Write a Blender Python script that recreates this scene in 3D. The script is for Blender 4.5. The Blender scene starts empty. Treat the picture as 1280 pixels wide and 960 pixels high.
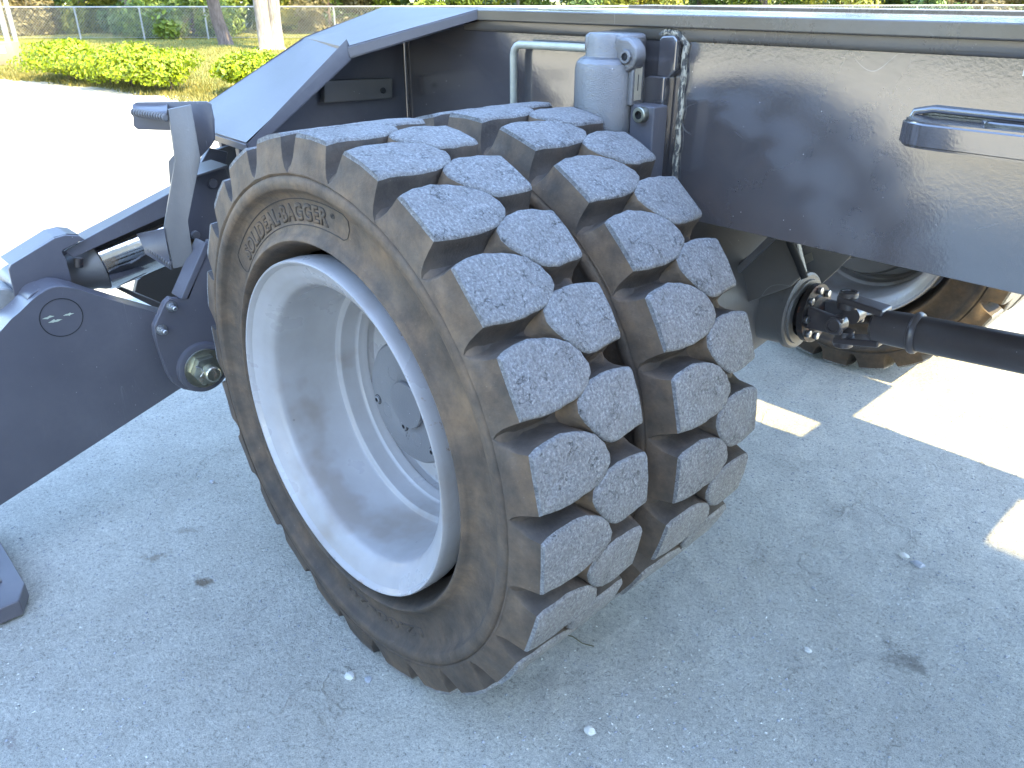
import bpy, bmesh, math, random
from mathutils import Vector, Matrix, noise
random.seed(7)
PI = math.pi
S = bpy.context.scene
C = S.collection

# ------------------------------------------------------------------ camera
cam_d = bpy.data.cameras.new('camera')
cam = bpy.data.objects.new('camera', cam_d); C.objects.link(cam)
S.camera = cam
cam_d.sensor_fit = 'HORIZONTAL'; cam_d.sensor_width = 36.0
cam_d.lens = 36.0*987.34/1280.0
cam_d.clip_start = 0.02; cam_d.clip_end = 1500
fw = Vector((-0.650174,0.613893,-0.447670)); rt = Vector((0.687089,0.726572,-0.001541)); up = Vector((-0.324318,0.308591,0.894198))
m = Matrix.Identity(4)
for i in range(3):
    m[i][0] = rt[i]; m[i][1] = up[i]; m[i][2] = -fw[i]; m[i][3] = (1.2019,-0.6611,1.3321)[i]
cam.matrix_world = m

# ------------------------------------------------------------------ world, sun, exposure
SUN_EL = math.radians(48.0)
w = bpy.data.worlds.new('World'); S.world = w; w.use_nodes = True
nt = w.node_tree
bg = nt.nodes['Background']
sky = nt.nodes.new('ShaderNodeTexSky'); sky.sky_type = 'NISHITA'
sky.sun_disc = False; sky.sun_elevation = SUN_EL; sky.sun_rotation = math.radians(90.0)
sky.air_density = 1.0; sky.dust_density = 0.3; sky.ozone_density = 1.1
nt.links.new(sky.outputs[0], bg.inputs[0]); bg.inputs[1].default_value = 0.15
sd = bpy.data.lights.new('sun', 'SUN'); sd.energy = 2.0; sd.angle = math.radians(0.5)
sd.color = (1.0, 0.81, 0.40)
sun = bpy.data.objects.new('sun', sd); C.objects.link(sun)
sdir = Vector((math.cos(SUN_EL), 0.0, math.sin(SUN_EL)))       # towards the sun (+X)
sun.rotation_euler = sdir.to_track_quat('Z', 'Y').to_euler()
sun.location = (30, 0, 30)
S.view_settings.view_transform = 'Standard'; S.view_settings.look = 'None'
S.view_settings.gamma = 1.0; S.view_settings.exposure = 3.4
S.render.resolution_x = 1024; S.render.resolution_y = 768

# ------------------------------------------------------------------ helpers
def tag(o, label=None, cat=None, group=None, kind=None):
    if label: o['label'] = label
    if cat: o['category'] = cat
    if group: o['group'] = group
    if kind: o['kind'] = kind
    return o
def link(name, me, mat=None, parent=None, smooth=False):
    o = bpy.data.objects.new(name, me); C.objects.link(o)
    if mat is not None:
        for k in (mat if isinstance(mat, (list, tuple)) else [mat]): me.materials.append(k)
    if smooth: me.polygons.foreach_set('use_smooth', [True]*len(me.polygons))
    if parent: o.parent = parent
    return o
def empty(name, loc=(0,0,0)):
    o = bpy.data.objects.new(name, None); C.objects.link(o); o.location = loc
    o.empty_display_size = .2
    return o
def frombm(name, bm, mat, parent=None, smooth=False, sharp=35, wn=False):
    bmesh.ops.recalc_face_normals(bm, faces=bm.faces)
    me = bpy.data.meshes.new(name); bm.to_mesh(me); bm.free()
    o = link(name, me, mat, parent, smooth)
    if smooth: me.set_sharp_from_angle(angle=math.radians(sharp))
    if wn:
        md = o.modifiers.new('weighted', 'WEIGHTED_NORMAL'); md.keep_sharp = True; md.weight = 100
    return o
def bm_prism(bm, pts, off, bev=0.0, seg=2):
    pts = [Vector(p) for p in pts]; off = Vector(off)
    a = [bm.verts.new(p) for p in pts]; b = [bm.verts.new(p+off) for p in pts]
    fs = [bm.faces.new(a), bm.faces.new(b[::-1])]
    n = len(pts)
    for i in range(n): fs.append(bm.faces.new((a[i], b[i], b[(i+1)%n], a[(i+1)%n])))
    if bev:
        es = list({e for f in fs for e in f.edges})
        bmesh.ops.bevel(bm, geom=es, offset=bev, segments=seg, affect='EDGES', profile=.5)
def prism(name, pts, off, mat, parent=None, bev=.002, holes=None):
    bm = bmesh.new(); bm_prism(bm, pts, off, bev)
    return frombm(name, bm, mat, parent, smooth=bev > 0, sharp=50, wn=bev > 0)
def box(name, lo, hi, mat, parent=None, bev=.002):
    x0,y0,z0 = lo; x1,y1,z1 = hi
    return prism(name, [(x0,y0,z0),(x1,y0,z0),(x1,y1,z0),(x0,y1,z0)], (0,0,z1-z0), mat, parent, bev)
def basis(d):
    d = Vector(d).normalized()
    a = Vector((0,0,1)) if abs(d.z) < .9 else Vector((1,0,0))
    u = d.cross(a).normalized(); v = d.cross(u).normalized()
    return d, u, v
def bm_revolve(bm, o, d, prof, seg=48, cap0=True, cap1=True, mi=None):
    """prof: list of (distance along d, radius)"""
    o = Vector(o); d,u,v = basis(d); rings = []
    for (h, r) in prof:
        rings.append([bm.verts.new(o + d*h + (u*math.cos(2*PI*i/seg) + v*math.sin(2*PI*i/seg))*r) for i in range(seg)])
    for j in range(len(rings)-1):
        for i in range(seg):
            f = bm.faces.new((rings[j][i], rings[j][(i+1)%seg], rings[j+1][(i+1)%seg], rings[j+1][i]))
            if mi: f.material_index = mi[j]
    if cap0: bm.faces.new(rings[0][::-1])
    if cap1: bm.faces.new(rings[-1])
def revolve(name, o, d, prof, mat, parent=None, seg=48, cap0=True, cap1=True, sharp=30, mi=None):
    bm = bmesh.new(); bm_revolve(bm, o, d, prof, seg, cap0, cap1, mi)
    return frombm(name, bm, mat, parent, smooth=True, sharp=sharp)
def cyl(name, a, b, r, mat, parent=None, seg=24, bev=.0015):
    a = Vector(a); b = Vector(b); L = (b-a).length
    return revolve(name, a, b-a, [(0, r-bev), (bev, r), (L-bev, r), (L, r-bev)], mat, parent, seg)
def bm_tube(bm, path, r, seg=12, radii=None):
    path = [Vector(p) for p in path]; rings = []
    for i, p in enumerate(path):
        d = (path[min(i+1, len(path)-1)] - path[max(i-1, 0)])
        _, u, v = basis(d)
        if i and (u.dot(pu) < 0): u = -u; v = -v
        if i:
            # keep the frame steady
            dd = d.normalized(); u = (pu - dd*pu.dot(dd)).normalized(); v = dd.cross(u)
        pu = u
        rr = radii[i] if radii else r
        rings.append([bm.verts.new(p + (u*math.cos(2*PI*k/seg)+v*math.sin(2*PI*k/seg))*rr) for k in range(seg)])
    for j in range(len(rings)-1):
        for i in range(seg):
            bm.faces.new((rings[j][i], rings[j][(i+1)%seg], rings[j+1][(i+1)%seg], rings[j+1][i]))
    bm.faces.new(rings[0][::-1]); bm.faces.new(rings[-1])
def tube(name, path, r, mat, parent=None, seg=12, radii=None):
    bm = bmesh.new(); bm_tube(bm, path, r, seg, radii)
    return frombm(name, bm, mat, parent, smooth=True, sharp=50)
def hexnut(name, o, d, r, h, mat, parent=None, hole=0):
    bm = bmesh.new()
    o = Vector(o); d,u,v = basis(d)
    pts = [o + (u*math.cos(PI/3*i)+v*math.sin(PI/3*i))*r for i in range(6)]
    bm_prism(bm, pts, d*h, .0012)
    return frombm(name, bm, mat, parent, smooth=True, sharp=25)
def socket_bolt(name, o, d, r, h, mat, dark, parent):
    b = revolve(name, o, d, [(0,r),(h-.0015,r),(h,r-.0015),(h,r*.55),(h*.45,r*.5),(h*.45,.0005)], [mat,dark], parent, 20, True, True, 30, [0,0,0,1,1])
    return b

# ------------------------------------------------------------------ materials
def mat(name):
    M = bpy.data.materials.new(name); M.use_nodes = True
    n = M.node_tree.nodes; l = M.node_tree.links; b = n['Principled BSDF']
    return M, n, l, b
def N(n, typ, **kw):
    x = n.new(typ)
    for k, v in kw.items():
        if k in x.inputs.keys() if isinstance(k, str) else False: x.inputs[k].default_value = v
        else: setattr(x, k, v)
    return x
def noise_n(n, l, co, scale, detail=4, rough=.6, dist=0.0):
    t = n.new('ShaderNodeTexNoise'); t.inputs['Scale'].default_value = scale
    t.inputs['Detail'].default_value = detail; t.inputs['Roughness'].default_value = rough
    t.inputs['Distortion'].default_value = dist
    l.new(co, t.inputs['Vector']); return t
def ramp(n, l, src, stops, interp='LINEAR'):
    r = n.new('ShaderNodeValToRGB'); l.new(src, r.inputs[0]); cr = r.color_ramp; cr.interpolation = interp
    while len(cr.elements) < len(stops): cr.elements.new(.5)
    for e, (p, c) in zip(cr.elements, stops):
        e.position = p; e.color = (c, c, c, 1) if isinstance(c, (int, float)) else (*c, 1)
    return r
def mix(n, l, fac, a, b, mode='MIX'):
    x = n.new('ShaderNodeMix'); x.data_type = 'RGBA'; x.blend_type = mode
    for s, k in ((fac, 0), (a, 6), (b, 7)):
        if isinstance(s, (int, float)): x.inputs[k].default_value = s if k == 0 else (s, s, s, 1)
        elif isinstance(s, tuple): x.inputs[k].default_value = (*s, 1)
        else: l.new(s, x.inputs[k])
    return x.outputs[2]
def math_n(n, l, op, a, b=None):
    x = n.new('ShaderNodeMath'); x.operation = op
    for s, k in ((a, 0), (b, 1)):
        if s is None: continue
        if isinstance(s, (int, float)): x.inputs[k].default_value = s
        else: l.new(s, x.inputs[k])
    return x.outputs[0]
def bump(n, l, b, h, strength=.3, dist=.01, prev=None):
    x = n.new('ShaderNodeBump'); x.inputs['Strength'].default_value = strength
    x.inputs['Distance'].default_value = dist; l.new(h, x.inputs['Height'])
    if prev: l.new(prev, x.inputs['Normal'])
    l.new(x.outputs[0], b.inputs['Normal']); return x.outputs[0]
def coords(n, kind='Object'):
    return n.new('ShaderNodeTexCoord').outputs[kind]
def geo_pos(n):
    return n.new('ShaderNodeNewGeometry').outputs['Position']

def paint(name, col, rough=.28, peel=.18, dust=.25, dustcol=(.33,.31,.28), chips=True, scratch=True, peel_scale=260, wave=0.0, gloss=1.6):
    M, n, l, b = mat(name)
    co = geo_pos(n)
    big = noise_n(n, l, co, 3.5, 3, .5)
    fine = noise_n(n, l, co, 60, 5, .7)
    c = mix(n, l, ramp(n, l, big.outputs[0], [(.35,0),(.75,1)]).outputs[0], col, tuple(min(1,x*1.25+.005) for x in col))
    d = math_n(n, l, 'MULTIPLY', ramp(n, l, big.outputs[0], [(.30,0),(.80,1)]).outputs[0], ramp(n, l, fine.outputs[0], [(.2,.3),(.8,1)]).outputs[0])
    d = math_n(n, l, 'MULTIPLY', d, dust)
    c = mix(n, l, d, c, dustcol)
    # light specks: grit stuck to the paint
    vor = n.new('ShaderNodeTexVoronoi'); vor.inputs['Scale'].default_value = 55; l.new(co, vor.inputs['Vector'])
    sp = ramp(n, l, vor.outputs['Distance'], [(.0,1),(.045,1),(.06,0)])
    gate = ramp(n, l, noise_n(n, l, co, 9, 2).outputs[0], [(.52,0),(.6,1)])
    if chips: c = mix(n, l, math_n(n, l, 'MULTIPLY', sp.outputs[0], math_n(n, l, 'MULTIPLY', gate.outputs[0], .6)), c, (.55,.53,.5))
    if scratch:
        mp = n.new('ShaderNodeMapping'); mp.inputs['Rotation'].default_value = (.5,.7,.9); mp.inputs['Scale'].default_value = (3,40,3); l.new(co, mp.inputs[0])
        sn = noise_n(n, l, mp.outputs[0], 2.2, 0, .5, .3)
        line = ramp(n, l, sn.outputs[0], [(.4970,0),(.4993,1),(.5007,1),(.5030,0)])
        g2 = ramp(n, l, noise_n(n, l, co, 4.0, 3).outputs[0], [(.56,0),(.64,1)])
        c = mix(n, l, math_n(n, l, 'MULTIPLY', line.outputs[0], math_n(n, l, 'MULTIPLY', g2.outputs[0], .35)), c, (.42,.42,.43))
    l.new(c, b.inputs['Base Color'])
    r = math_n(n, l, 'ADD', math_n(n, l, 'MULTIPLY', d, .9), rough)
    r = math_n(n, l, 'ADD', r, math_n(n, l, 'MULTIPLY', noise_n(n, l, co, 5, 3).outputs[0], .05))
    l.new(r, b.inputs['Roughness'])
    b.inputs['IOR'].default_value = gloss
    pn = noise_n(n, l, co, peel_scale, 3, .55)
    h = pn.outputs[0]
    nb = bump(n, l, b, h, peel, .004)
    if wave:
        wn = noise_n(n, l, co, 9, 3, .5)
        bump(n, l, b, wn.outputs[0], wave, .02, nb)
    return M

M_paint = paint('machine_paint', (.070,.068,.080), .30, .06, .16, gloss=1.42)
M_panel = paint('frame_paint', (.062,.055,.056), .085, .035, .08, (.22,.20,.17), peel_scale=190, wave=.022, gloss=2.5)
M_cast = paint('cast_paint', (.050,.044,.044), .12, .6, .08, peel_scale=420, gloss=2.4)
M_flange = paint('flange_paint', (.085,.072,.058), .14, .05, .4, (.20,.175,.14), peel_scale=260, gloss=1.8)
M_dkpaint = paint('undercarriage_paint', (.075,.070,.066), .34, .15, .25, (.22,.19,.15))
M_step = paint('step_paint', (.085,.082,.085), .36, .12, .25)
M_hub = paint('hub_paint', (.13,.127,.13), .42, .20, .25, (.42,.40,.36), scratch=False)

def mk_rim():
    M, n, l, b = mat('rim_paint')
    co = coords(n)
    big = noise_n(n, l, co, 5, 5, .6); fine = noise_n(n, l, co, 40, 5, .7)
    c = mix(n, l, ramp(n, l, big.outputs[0], [(.4,0),(.75,1)]).outputs[0], (.36,.342,.335), (.28,.26,.24))
    # radius from the axle
    sx = n.new('ShaderNodeSeparateXYZ'); l.new(co, sx.inputs[0])
    r2 = math_n(n, l, 'SQRT', math_n(n, l, 'ADD', math_n(n, l, 'MULTIPLY', sx.outputs[0], sx.outputs[0]), math_n(n, l, 'MULTIPLY', sx.outputs[2], sx.outputs[2])))
    edge = ramp(n, l, r2, [(.334,0),(.3385,1)])
    rn = ramp(n, l, noise_n(n, l, co, 14, 6, .8).outputs[0], [(.60,0),(.66,1)])
    f = math_n(n, l, 'MULTIPLY', edge.outputs[0], rn.outputs[0])
    c = mix(n, l, math_n(n, l, 'MULTIPLY', f, .8), c, (.20,.10,.045))
    # mud smear on the dish
    sm = ramp(n, l, noise_n(n, l, co, 4.2, 4, .6).outputs[0], [(.58,0),(.68,1)])
    c = mix(n, l, math_n(n, l, 'MULTIPLY', sm.outputs[0], .45), c, (.20,.15,.11))
    vor = n.new('ShaderNodeTexVoronoi'); vor.inputs['Scale'].default_value = 16; l.new(co, vor.inputs['Vector'])
    sp = ramp(n, l, vor.outputs['Distance'], [(.0,1),(.03,1),(.045,0)])
    c = mix(n, l, math_n(n, l, 'MULTIPLY', sp.outputs[0], .5), c, (.12,.10,.09))
    l.new(c, b.inputs['Base Color']); b.inputs['Roughness'].default_value = .33
    rr = math_n(n, l, 'ADD', .27, math_n(n, l, 'MULTIPLY', ramp(n, l, big.outputs[0], [(.4,0),(.8,1)]).outputs[0], .25))
    l.new(rr, b.inputs['Roughness'])
    bump(n, l, b, fine.outputs[0], .05, .004)
    return M
M_rim = mk_rim()

def rubber(name, worn):
    M, n, l, b = mat(name)
    co = geo_pos(n)
    big = noise_n(n, l, co, 7, 6, .65, .4); mid = noise_n(n, l, co, 28, 6, .7); fine = noise_n(n, l, co, 170, 5, .75)
    if not worn:
        base = mix(n, l, ramp(n, l, mid.outputs[0], [(.3,0),(.7,1)]).outputs[0], (.022,.020,.019), (.048,.041,.036))
        # dry dust and mud film, thicker towards the top
        nm = n.new('ShaderNodeNewGeometry'); sn = n.new('ShaderNodeSeparateXYZ'); l.new(nm.outputs['Normal'], sn.inputs[0])
        sz = n.new('ShaderNodeSeparateXYZ'); l.new(co, sz.inputs[0])
        hi = ramp(n, l, sz.outputs[2], [(.15,.45),(1.0,1.0)])
        dm = math_n(n, l, 'MULTIPLY', ramp(n, l, big.outputs[0], [(.30,.25),(.66,1)]).outputs[0], hi.outputs[0])
        dm = math_n(n, l, 'MULTIPLY', dm, ramp(n, l, mid.outputs[0], [(.25,.55),(.7,1)]).outputs[0])
        groove_shade = ramp(n, l, math_n(n, l, 'ABSOLUTE', sn.outputs[1]), [(.25,.22),(.75,1.0)])     # dust stays on sideways faces, thinned elsewhere to paint the grooves' shade
        dm = math_n(n, l, 'MULTIPLY', dm, groove_shade.outputs[0])
        dust = mix(n, l, ramp(n, l, noise_n(n, l, co, 16, 4).outputs[0], [(.35,0),(.75,1)]).outputs[0], (.17,.125,.085), (.34,.21,.11))
        c = mix(n, l, math_n(n, l, 'MULTIPLY', dm, .88), base, dust)
        st = ramp(n, l, fine.outputs[0], [(.66,0),(.72,1)])
        c = mix(n, l, math_n(n, l, 'MULTIPLY', st.outputs[0], .35), c, (.40,.35,.29))
        l.new(c, b.inputs['Base Color']); b.inputs['Roughness'].default_value = .72
        b.inputs['Specular IOR Level'].default_value = .35
        h = math_n(n, l, 'ADD', math_n(n, l, 'MULTIPLY', mid.outputs[0], .6), math_n(n, l, 'MULTIPLY', fine.outputs[0], .35))
        bump(n, l, b, h, .55, .006)
    else:
        oi = n.new('ShaderNodeObjectInfo')
        ad = n.new('ShaderNodeVectorMath'); ad.operation = 'ADD'; l.new(co, ad.inputs[0])
        cb = n.new('ShaderNodeCombineXYZ')
        for k in range(3): l.new(math_n(n, l, 'MULTIPLY', oi.outputs['Random'], 13.0+7*k), cb.inputs[k])
        l.new(cb.outputs[0], ad.inputs[1]); co2 = ad.outputs[0]
        g = noise_n(n, l, co2, 210, 6, .8)
        c = ramp(n, l, g.outputs[0], [(.30,(.06,.06,.06)),(.44,(.16,.16,.16)),(.56,(.26,.258,.252)),(.72,(.52,.51,.49))]).outputs[0]
        c = mix(n, l, math_n(n, l, 'MULTIPLY', ramp(n, l, noise_n(n, l, co2, 22, 5).outputs[0], [(.35,0),(.7,1)]).outputs[0], .45), c, (.17,.155,.14))
        ms = n.new('ShaderNodeMapping'); ms.inputs['Scale'].default_value = (1,3.5,1); ms.inputs['Rotation'].default_value = (.4,.3,.9); l.new(co2, ms.inputs[0])
        stx = ramp(n, l, noise_n(n, l, ms.outputs[0], 45, 5, .75, 1.5).outputs[0], [(.33,1),(.42,0)])
        c = mix(n, l, math_n(n, l, 'MULTIPLY', stx.outputs[0], .75), c, (.07,.068,.066))
        # cracks and torn nicks
        v = n.new('ShaderNodeTexVoronoi'); v.feature = 'DISTANCE_TO_EDGE'; v.inputs['Scale'].default_value = 55
        dn = noise_n(n, l, co2, 30, 4); va = n.new('ShaderNodeVectorMath'); va.operation = 'ADD'
        l.new(co2, va.inputs[0]); vs = n.new('ShaderNodeVectorMath'); vs.operation = 'SCALE'; l.new(dn.outputs['Color'], vs.inputs[0]); vs.inputs['Scale'].default_value = .05
        l.new(vs.outputs[0], va.inputs[1]); l.new(va.outputs[0], v.inputs['Vector'])
        cr = ramp(n, l, v.outputs['Distance'], [(.0,1),(.028,0)])
        gate = ramp(n, l, noise_n(n, l, co2, 24, 3).outputs[0], [(.53,0),(.60,1)])
        cf = math_n(n, l, 'MULTIPLY', cr.outputs[0], gate.outputs[0])
        c = mix(n, l, math_n(n, l, 'MULTIPLY', cf, .85), c, (.05,.048,.046))
        l.new(c, b.inputs['Base Color']); b.inputs['Roughness'].default_value = .8
        b.inputs['Specular IOR Level'].default_value = .3
        h = math_n(n, l, 'SUBTRACT', math_n(n, l, 'ADD', g.outputs[0], math_n(n, l, 'MULTIPLY', noise_n(n, l, co2, 60, 4).outputs[0], 1.2)), math_n(n, l, 'MULTIPLY', cf, 2.2))
        bump(n, l, b, h, .8, .005)
    return M
M_rub = rubber('dusty_rubber', False)
M_worn = rubber('worn_tread_rubber', True)
M_letter, n_, l_, b_ = mat('lettering_rubber')
b_.inputs['Base Color'].default_value = (.21,.165,.115,1); b_.inputs['Roughness'].default_value = .8
M_groove, n_, l_, b_ = mat('lettering_outline_rubber')
b_.inputs['Base Color'].default_value = (.030,.025,.022,1); b_.inputs['Roughness'].default_value = .8

def metal(name, col, rough, var=.1, rust=0.0, metallic=1.0, rustcol=(.16,.055,.02)):
    M, n, l, b = mat(name); co = geo_pos(n)
    t = noise_n(n, l, co, 35, 5, .7)
    c = mix(n, l, ramp(n, l, t.outputs[0], [(.3,0),(.7,1)]).outputs[0], col, tuple(x*.75 for x in col))
    if rust:
        rr = ramp(n, l, noise_n(n, l, co, 25, 6, .75).outputs[0], [(.62-rust*.3,0),(.72-rust*.3,1)])
        c = mix(n, l, rr.outputs[0], c, rustcol)
        l.new(math_n(n, l, 'SUBTRACT', metallic, math_n(n, l, 'MULTIPLY', rr.outputs[0], metallic)), b.inputs['Metallic'])
    else: b.inputs['Metallic'].default_value = metallic
    l.new(c, b.inputs['Base Color'])
    l.new(math_n(n, l, 'ADD', rough, math_n(n, l, 'MULTIPLY', t.outputs[0], var)), b.inputs['Roughness'])
    bump(n, l, b, t.outputs[0], .12, .003)
    return M
M_chrome = metal('chrome', (.75,.74,.72), .03, .06)
M_zinc = metal('yellow_zinc', (.48,.47,.38), .25, .2, .15)
M_steel = metal('bare_steel', (.50,.50,.50), .25, .25)
M_rail = metal('rail_coating', (.50,.50,.42), .30, .2, 0, .3)
M_rust = metal('rusty_iron', (.05,.045,.045), .3, .3, .25, .6, (.10,.035,.02))
M_galv = metal('galvanised_steel', (.36,.36,.35), .45, .2, 0, .4)
M_blkgloss = paint('shaft_paint', (.055,.046,.048), .25, .10, .2)
M_black, n_, l_, b_ = mat('black_rubber'); b_.inputs['Base Color'].default_value = (.012,.012,.013,1); b_.inputs['Roughness'].default_value = .8
def flat(name, col, rough=.6):
    M, n, l, b = mat(name); co = geo_pos(n)
    t = noise_n(n, l, co, 30, 4)
    c = mix(n, l, ramp(n, l, t.outputs[0], [(.3,0),(.75,1)]).outputs[0], col, tuple(x*.85 for x in col))
    l.new(c, b.inputs['Base Color']); b.inputs['Roughness'].default_value = rough
    return M
M_sticker = flat('sticker_vinyl', (.62,.57,.45), .4)
M_ink = flat('dark_print', (.05,.05,.05), .5)
M_plate = metal('name_plate_metal', (.55,.52,.44), .3, .1, 0, .7)
M_weld = None
def mk_weld():
    M, n, l, b = mat('chipped_weld'); co = geo_pos(n)
    mp = n.new('ShaderNodeMapping'); mp.inputs['Scale'].default_value = (1,1,.35); l.new(co, mp.inputs[0])
    t = noise_n(n, l, mp.outputs[0], 120, 4, .7)
    c = ramp(n, l, t.outputs[0], [(.46,(.07,.065,.06)),(.54,(.50,.44,.34))]).outputs[0]
    l.new(c, b.inputs['Base Color']); b.inputs['Roughness'].default_value = .6
    bump(n, l, b, t.outputs[0], .8, .006); return M
M_weld = mk_weld()

def mk_ground():
    M, n, l, b = mat('limestone_gravel'); co = geo_pos(n)
    big = noise_n(n, l, co, 1.1, 5, .6, .3); mid = noise_n(n, l, co, 9, 6, .65); fine = noise_n(n, l, co, 120, 5, .75); vf = noise_n(n, l, co, 420, 4, .8)
    c = mix(n, l, ramp(n, l, mid.outputs[0], [(.3,0),(.7,1)]).outputs[0], (.545,.525,.455), (.655,.635,.555))
    c = mix(n, l, ramp(n, l, big.outputs[0], [(.38,0),(.68,.42)]).outputs[0], c, (.42,.385,.32))
    g = ramp(n, l, fine.outputs[0], [(.30,.34),(.42,.84),(.56,1.0),(.72,1.25)])
    c = mix(n, l, 1.0, c, g.outputs[0], 'MULTIPLY')
    g = ramp(n, l, vf.outputs[0], [(.30,.42),(.5,1.0),(.75,1.4)])
    c = mix(n, l, 1.0, c, g.outputs[0], 'MULTIPLY')
    vr = n.new('ShaderNodeTexVoronoi'); vr.feature = 'DISTANCE_TO_EDGE'; vr.inputs['Scale'].default_value = 2.6
    dn = noise_n(n, l, co, 3.0, 5); vs_ = n.new('ShaderNodeVectorMath'); vs_.operation = 'MULTIPLY_ADD'; l.new(dn.outputs['Color'], vs_.inputs[0]); vs_.inputs[1].default_value = (.5,.5,0); l.new(co, vs_.inputs[2]); l.new(vs_.outputs[0], vr.inputs['Vector'])
    ridge = ramp(n, l, vr.outputs['Distance'], [(.0,1),(.018,.25),(.04,0)])
    rgate = ramp(n, l, noise_n(n, l, co, 2.4, 3).outputs[0], [(.48,0),(.60,1)])
    rg = math_n(n, l, 'MULTIPLY', ridge.outputs[0], rgate.outputs[0])
    c = mix(n, l, math_n(n, l, 'MULTIPLY', rg, .25), c, (.34,.31,.26))
    # oil and mud stains left by the tyres
    def stain(x, y, r, ang, asp, amt, col):
        nonlocal c
        mp = n.new('ShaderNodeMapping'); mp.vector_type = 'TEXTURE'
        mp.inputs['Location'].default_value = (x, y, 0); mp.inputs['Rotation'].default_value = (0,0,ang); mp.inputs['Scale'].default_value = (r, r*asp, 1)
        l.new(co, mp.inputs[0])
        ln = n.new('ShaderNodeVectorMath'); ln.operation = 'LENGTH'; l.new(mp.outputs[0], ln.inputs[0])
        ns = noise_n(n, l, co, 22, 5, .7)
        d = math_n(n, l, 'ADD', ln.outputs['Value'], math_n(n, l, 'MULTIPLY', math_n(n, l, 'SUBTRACT', ns.outputs[0], .5), 4.5))
        f = ramp(n, l, d, [(.15,amt),(1.1,0)])
        c = mix(n, l, f.outputs[0], c, col)
    for a in STAINS: stain(*a)
    l.new(c, b.inputs['Base Color']); b.inputs['Roughness'].default_value = .9
    b.inputs['Specular IOR Level'].default_value = .2
    h = math_n(n, l, 'ADD', math_n(n, l, 'MULTIPLY', fine.outputs[0], .7), math_n(n, l, 'MULTIPLY', mid.outputs[0], .9))
    h = math_n(n, l, 'ADD', h, math_n(n, l, 'MULTIPLY', vf.outputs[0], .4))
    h = math_n(n, l, 'ADD', h, math_n(n, l, 'MULTIPLY', rg, .5))
    bump(n, l, b, h, 1.0, .016)
    return M
STAINS = [(*(-0.6514, -0.2137, 0.0000)[:2], .05, .9, .45, .55, (.20,.15,.10)), (*(-0.4603, -0.1579, 0.0000)[:2], .045, .7, .35, .8, (.15,.105,.065)),
          (*(-0.7047, -0.1053, 0.0000)[:2], .05, .8, .4, .4, (.25,.20,.15)), (*(0.8560, 0.8633, 0.0000)[:2], .07, .3, .7, .65, (.15,.14,.12)),
          (*(-0.2598, -0.6404, 0.0000)[:2], .03, .3, .6, .6, (.14,.10,.10)), (*(0.3734, 0.2618, 0.0000)[:2], .07, .8, .6, .25, (.2,.18,.16)),
          (*(0.2691, 1.4072, 0.0000)[:2], .10, .3, .7, .25, (.2,.18,.16)), (*(0.5162, 1.2992, 0.0000)[:2], .09, .3, .5, .25, (.2,.18,.16))]
M_ground = mk_ground()
M_stone = flat('light_stone', (.52,.51,.46), .8)
M_stone2 = flat('grey_stone', (.30,.31,.32), .8)
def leafmat(name, c1, c2, trans=.25, rough=.45):
    M, n, l, b = mat(name)
    g = n.new('ShaderNodeNewGeometry')
    r = ramp(n, l, g.outputs['Random Per Island'], [(.0,c1),(.75,c2),(1.0,tuple(min(1,x*1.25) for x in c2))])
    l.new(r.outputs[0], b.inputs['Base Color']); b.inputs['Roughness'].default_value = rough
    t = n.new('ShaderNodeBsdfTranslucent'); l.new(r.outputs[0], t.inputs[0])
    ms = n.new('ShaderNodeMixShader'); ms.inputs[0].default_value = trans
    out = n['Material Output']
    l.new(b.outputs[0], ms.inputs[1]); l.new(t.outputs[0], ms.inputs[2]); l.new(ms.outputs[0], out.inputs[0])
    return M
M_hedge = leafmat('hedge_leaf', (.08,.125,.003), (.26,.33,.006), .25)
M_leafA = leafmat('bright_leaf', (.07,.11,.010), (.17,.22,.028))
M_leafB = leafmat('dark_leaf', (.05,.085,.02), (.11,.17,.045))
M_leafC = leafmat('yellow_leaf', (.15,.16,.02), (.26,.26,.045))
M_leafD = leafmat('dry_leaf', (.09,.08,.03), (.17,.14,.06))
M_grassb = leafmat('grass_blade', (.09,.10,.015), (.22,.19,.05), .2, .6)
def mk_grass():
    M, n, l, b = mat('grass_ground'); co = geo_pos(n)
    t = noise_n(n, l, co, 2.0, 6, .7); f = noise_n(n, l, co, 30, 4, .7)
    c = ramp(n, l, t.outputs[0], [(.3,(.11,.14,.015)),(.55,(.18,.18,.03)),(.75,(.27,.20,.06))]).outputs[0]
    c = mix(n, l, 1.0, c, ramp(n, l, f.outputs[0], [(.3,.6),(.7,1.15)]).outputs[0], 'MULTIPLY')
    l.new(c, b.inputs['Base Color']); b.inputs['Roughness'].default_value = .9
    bump(n, l, b, f.outputs[0], .6, .03); return M
M_grass = mk_grass()
def mk_bark(name, a, c_):
    M, n, l, b = mat(name); co = geo_pos(n)
    mp = n.new('ShaderNodeMapping'); mp.inputs['Scale'].default_value = (1,1,.25); l.new(co, mp.inputs[0])
    t = noise_n(n, l, mp.outputs[0], 14, 6, .7)
    c = ramp(n, l, t.outputs[0], [(.35,a),(.65,c_)]).outputs[0]
    l.new(c, b.inputs['Base Color']); b.inputs['Roughness'].default_value = .9
    bump(n, l, b, t.outputs[0], .8, .03); return M
M_barkd = mk_bark('dark_bark', (.07,.05,.04), (.16,.12,.10))
M_barkl = mk_bark('pale_bark', (.15,.125,.105), (.30,.27,.24))

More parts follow.
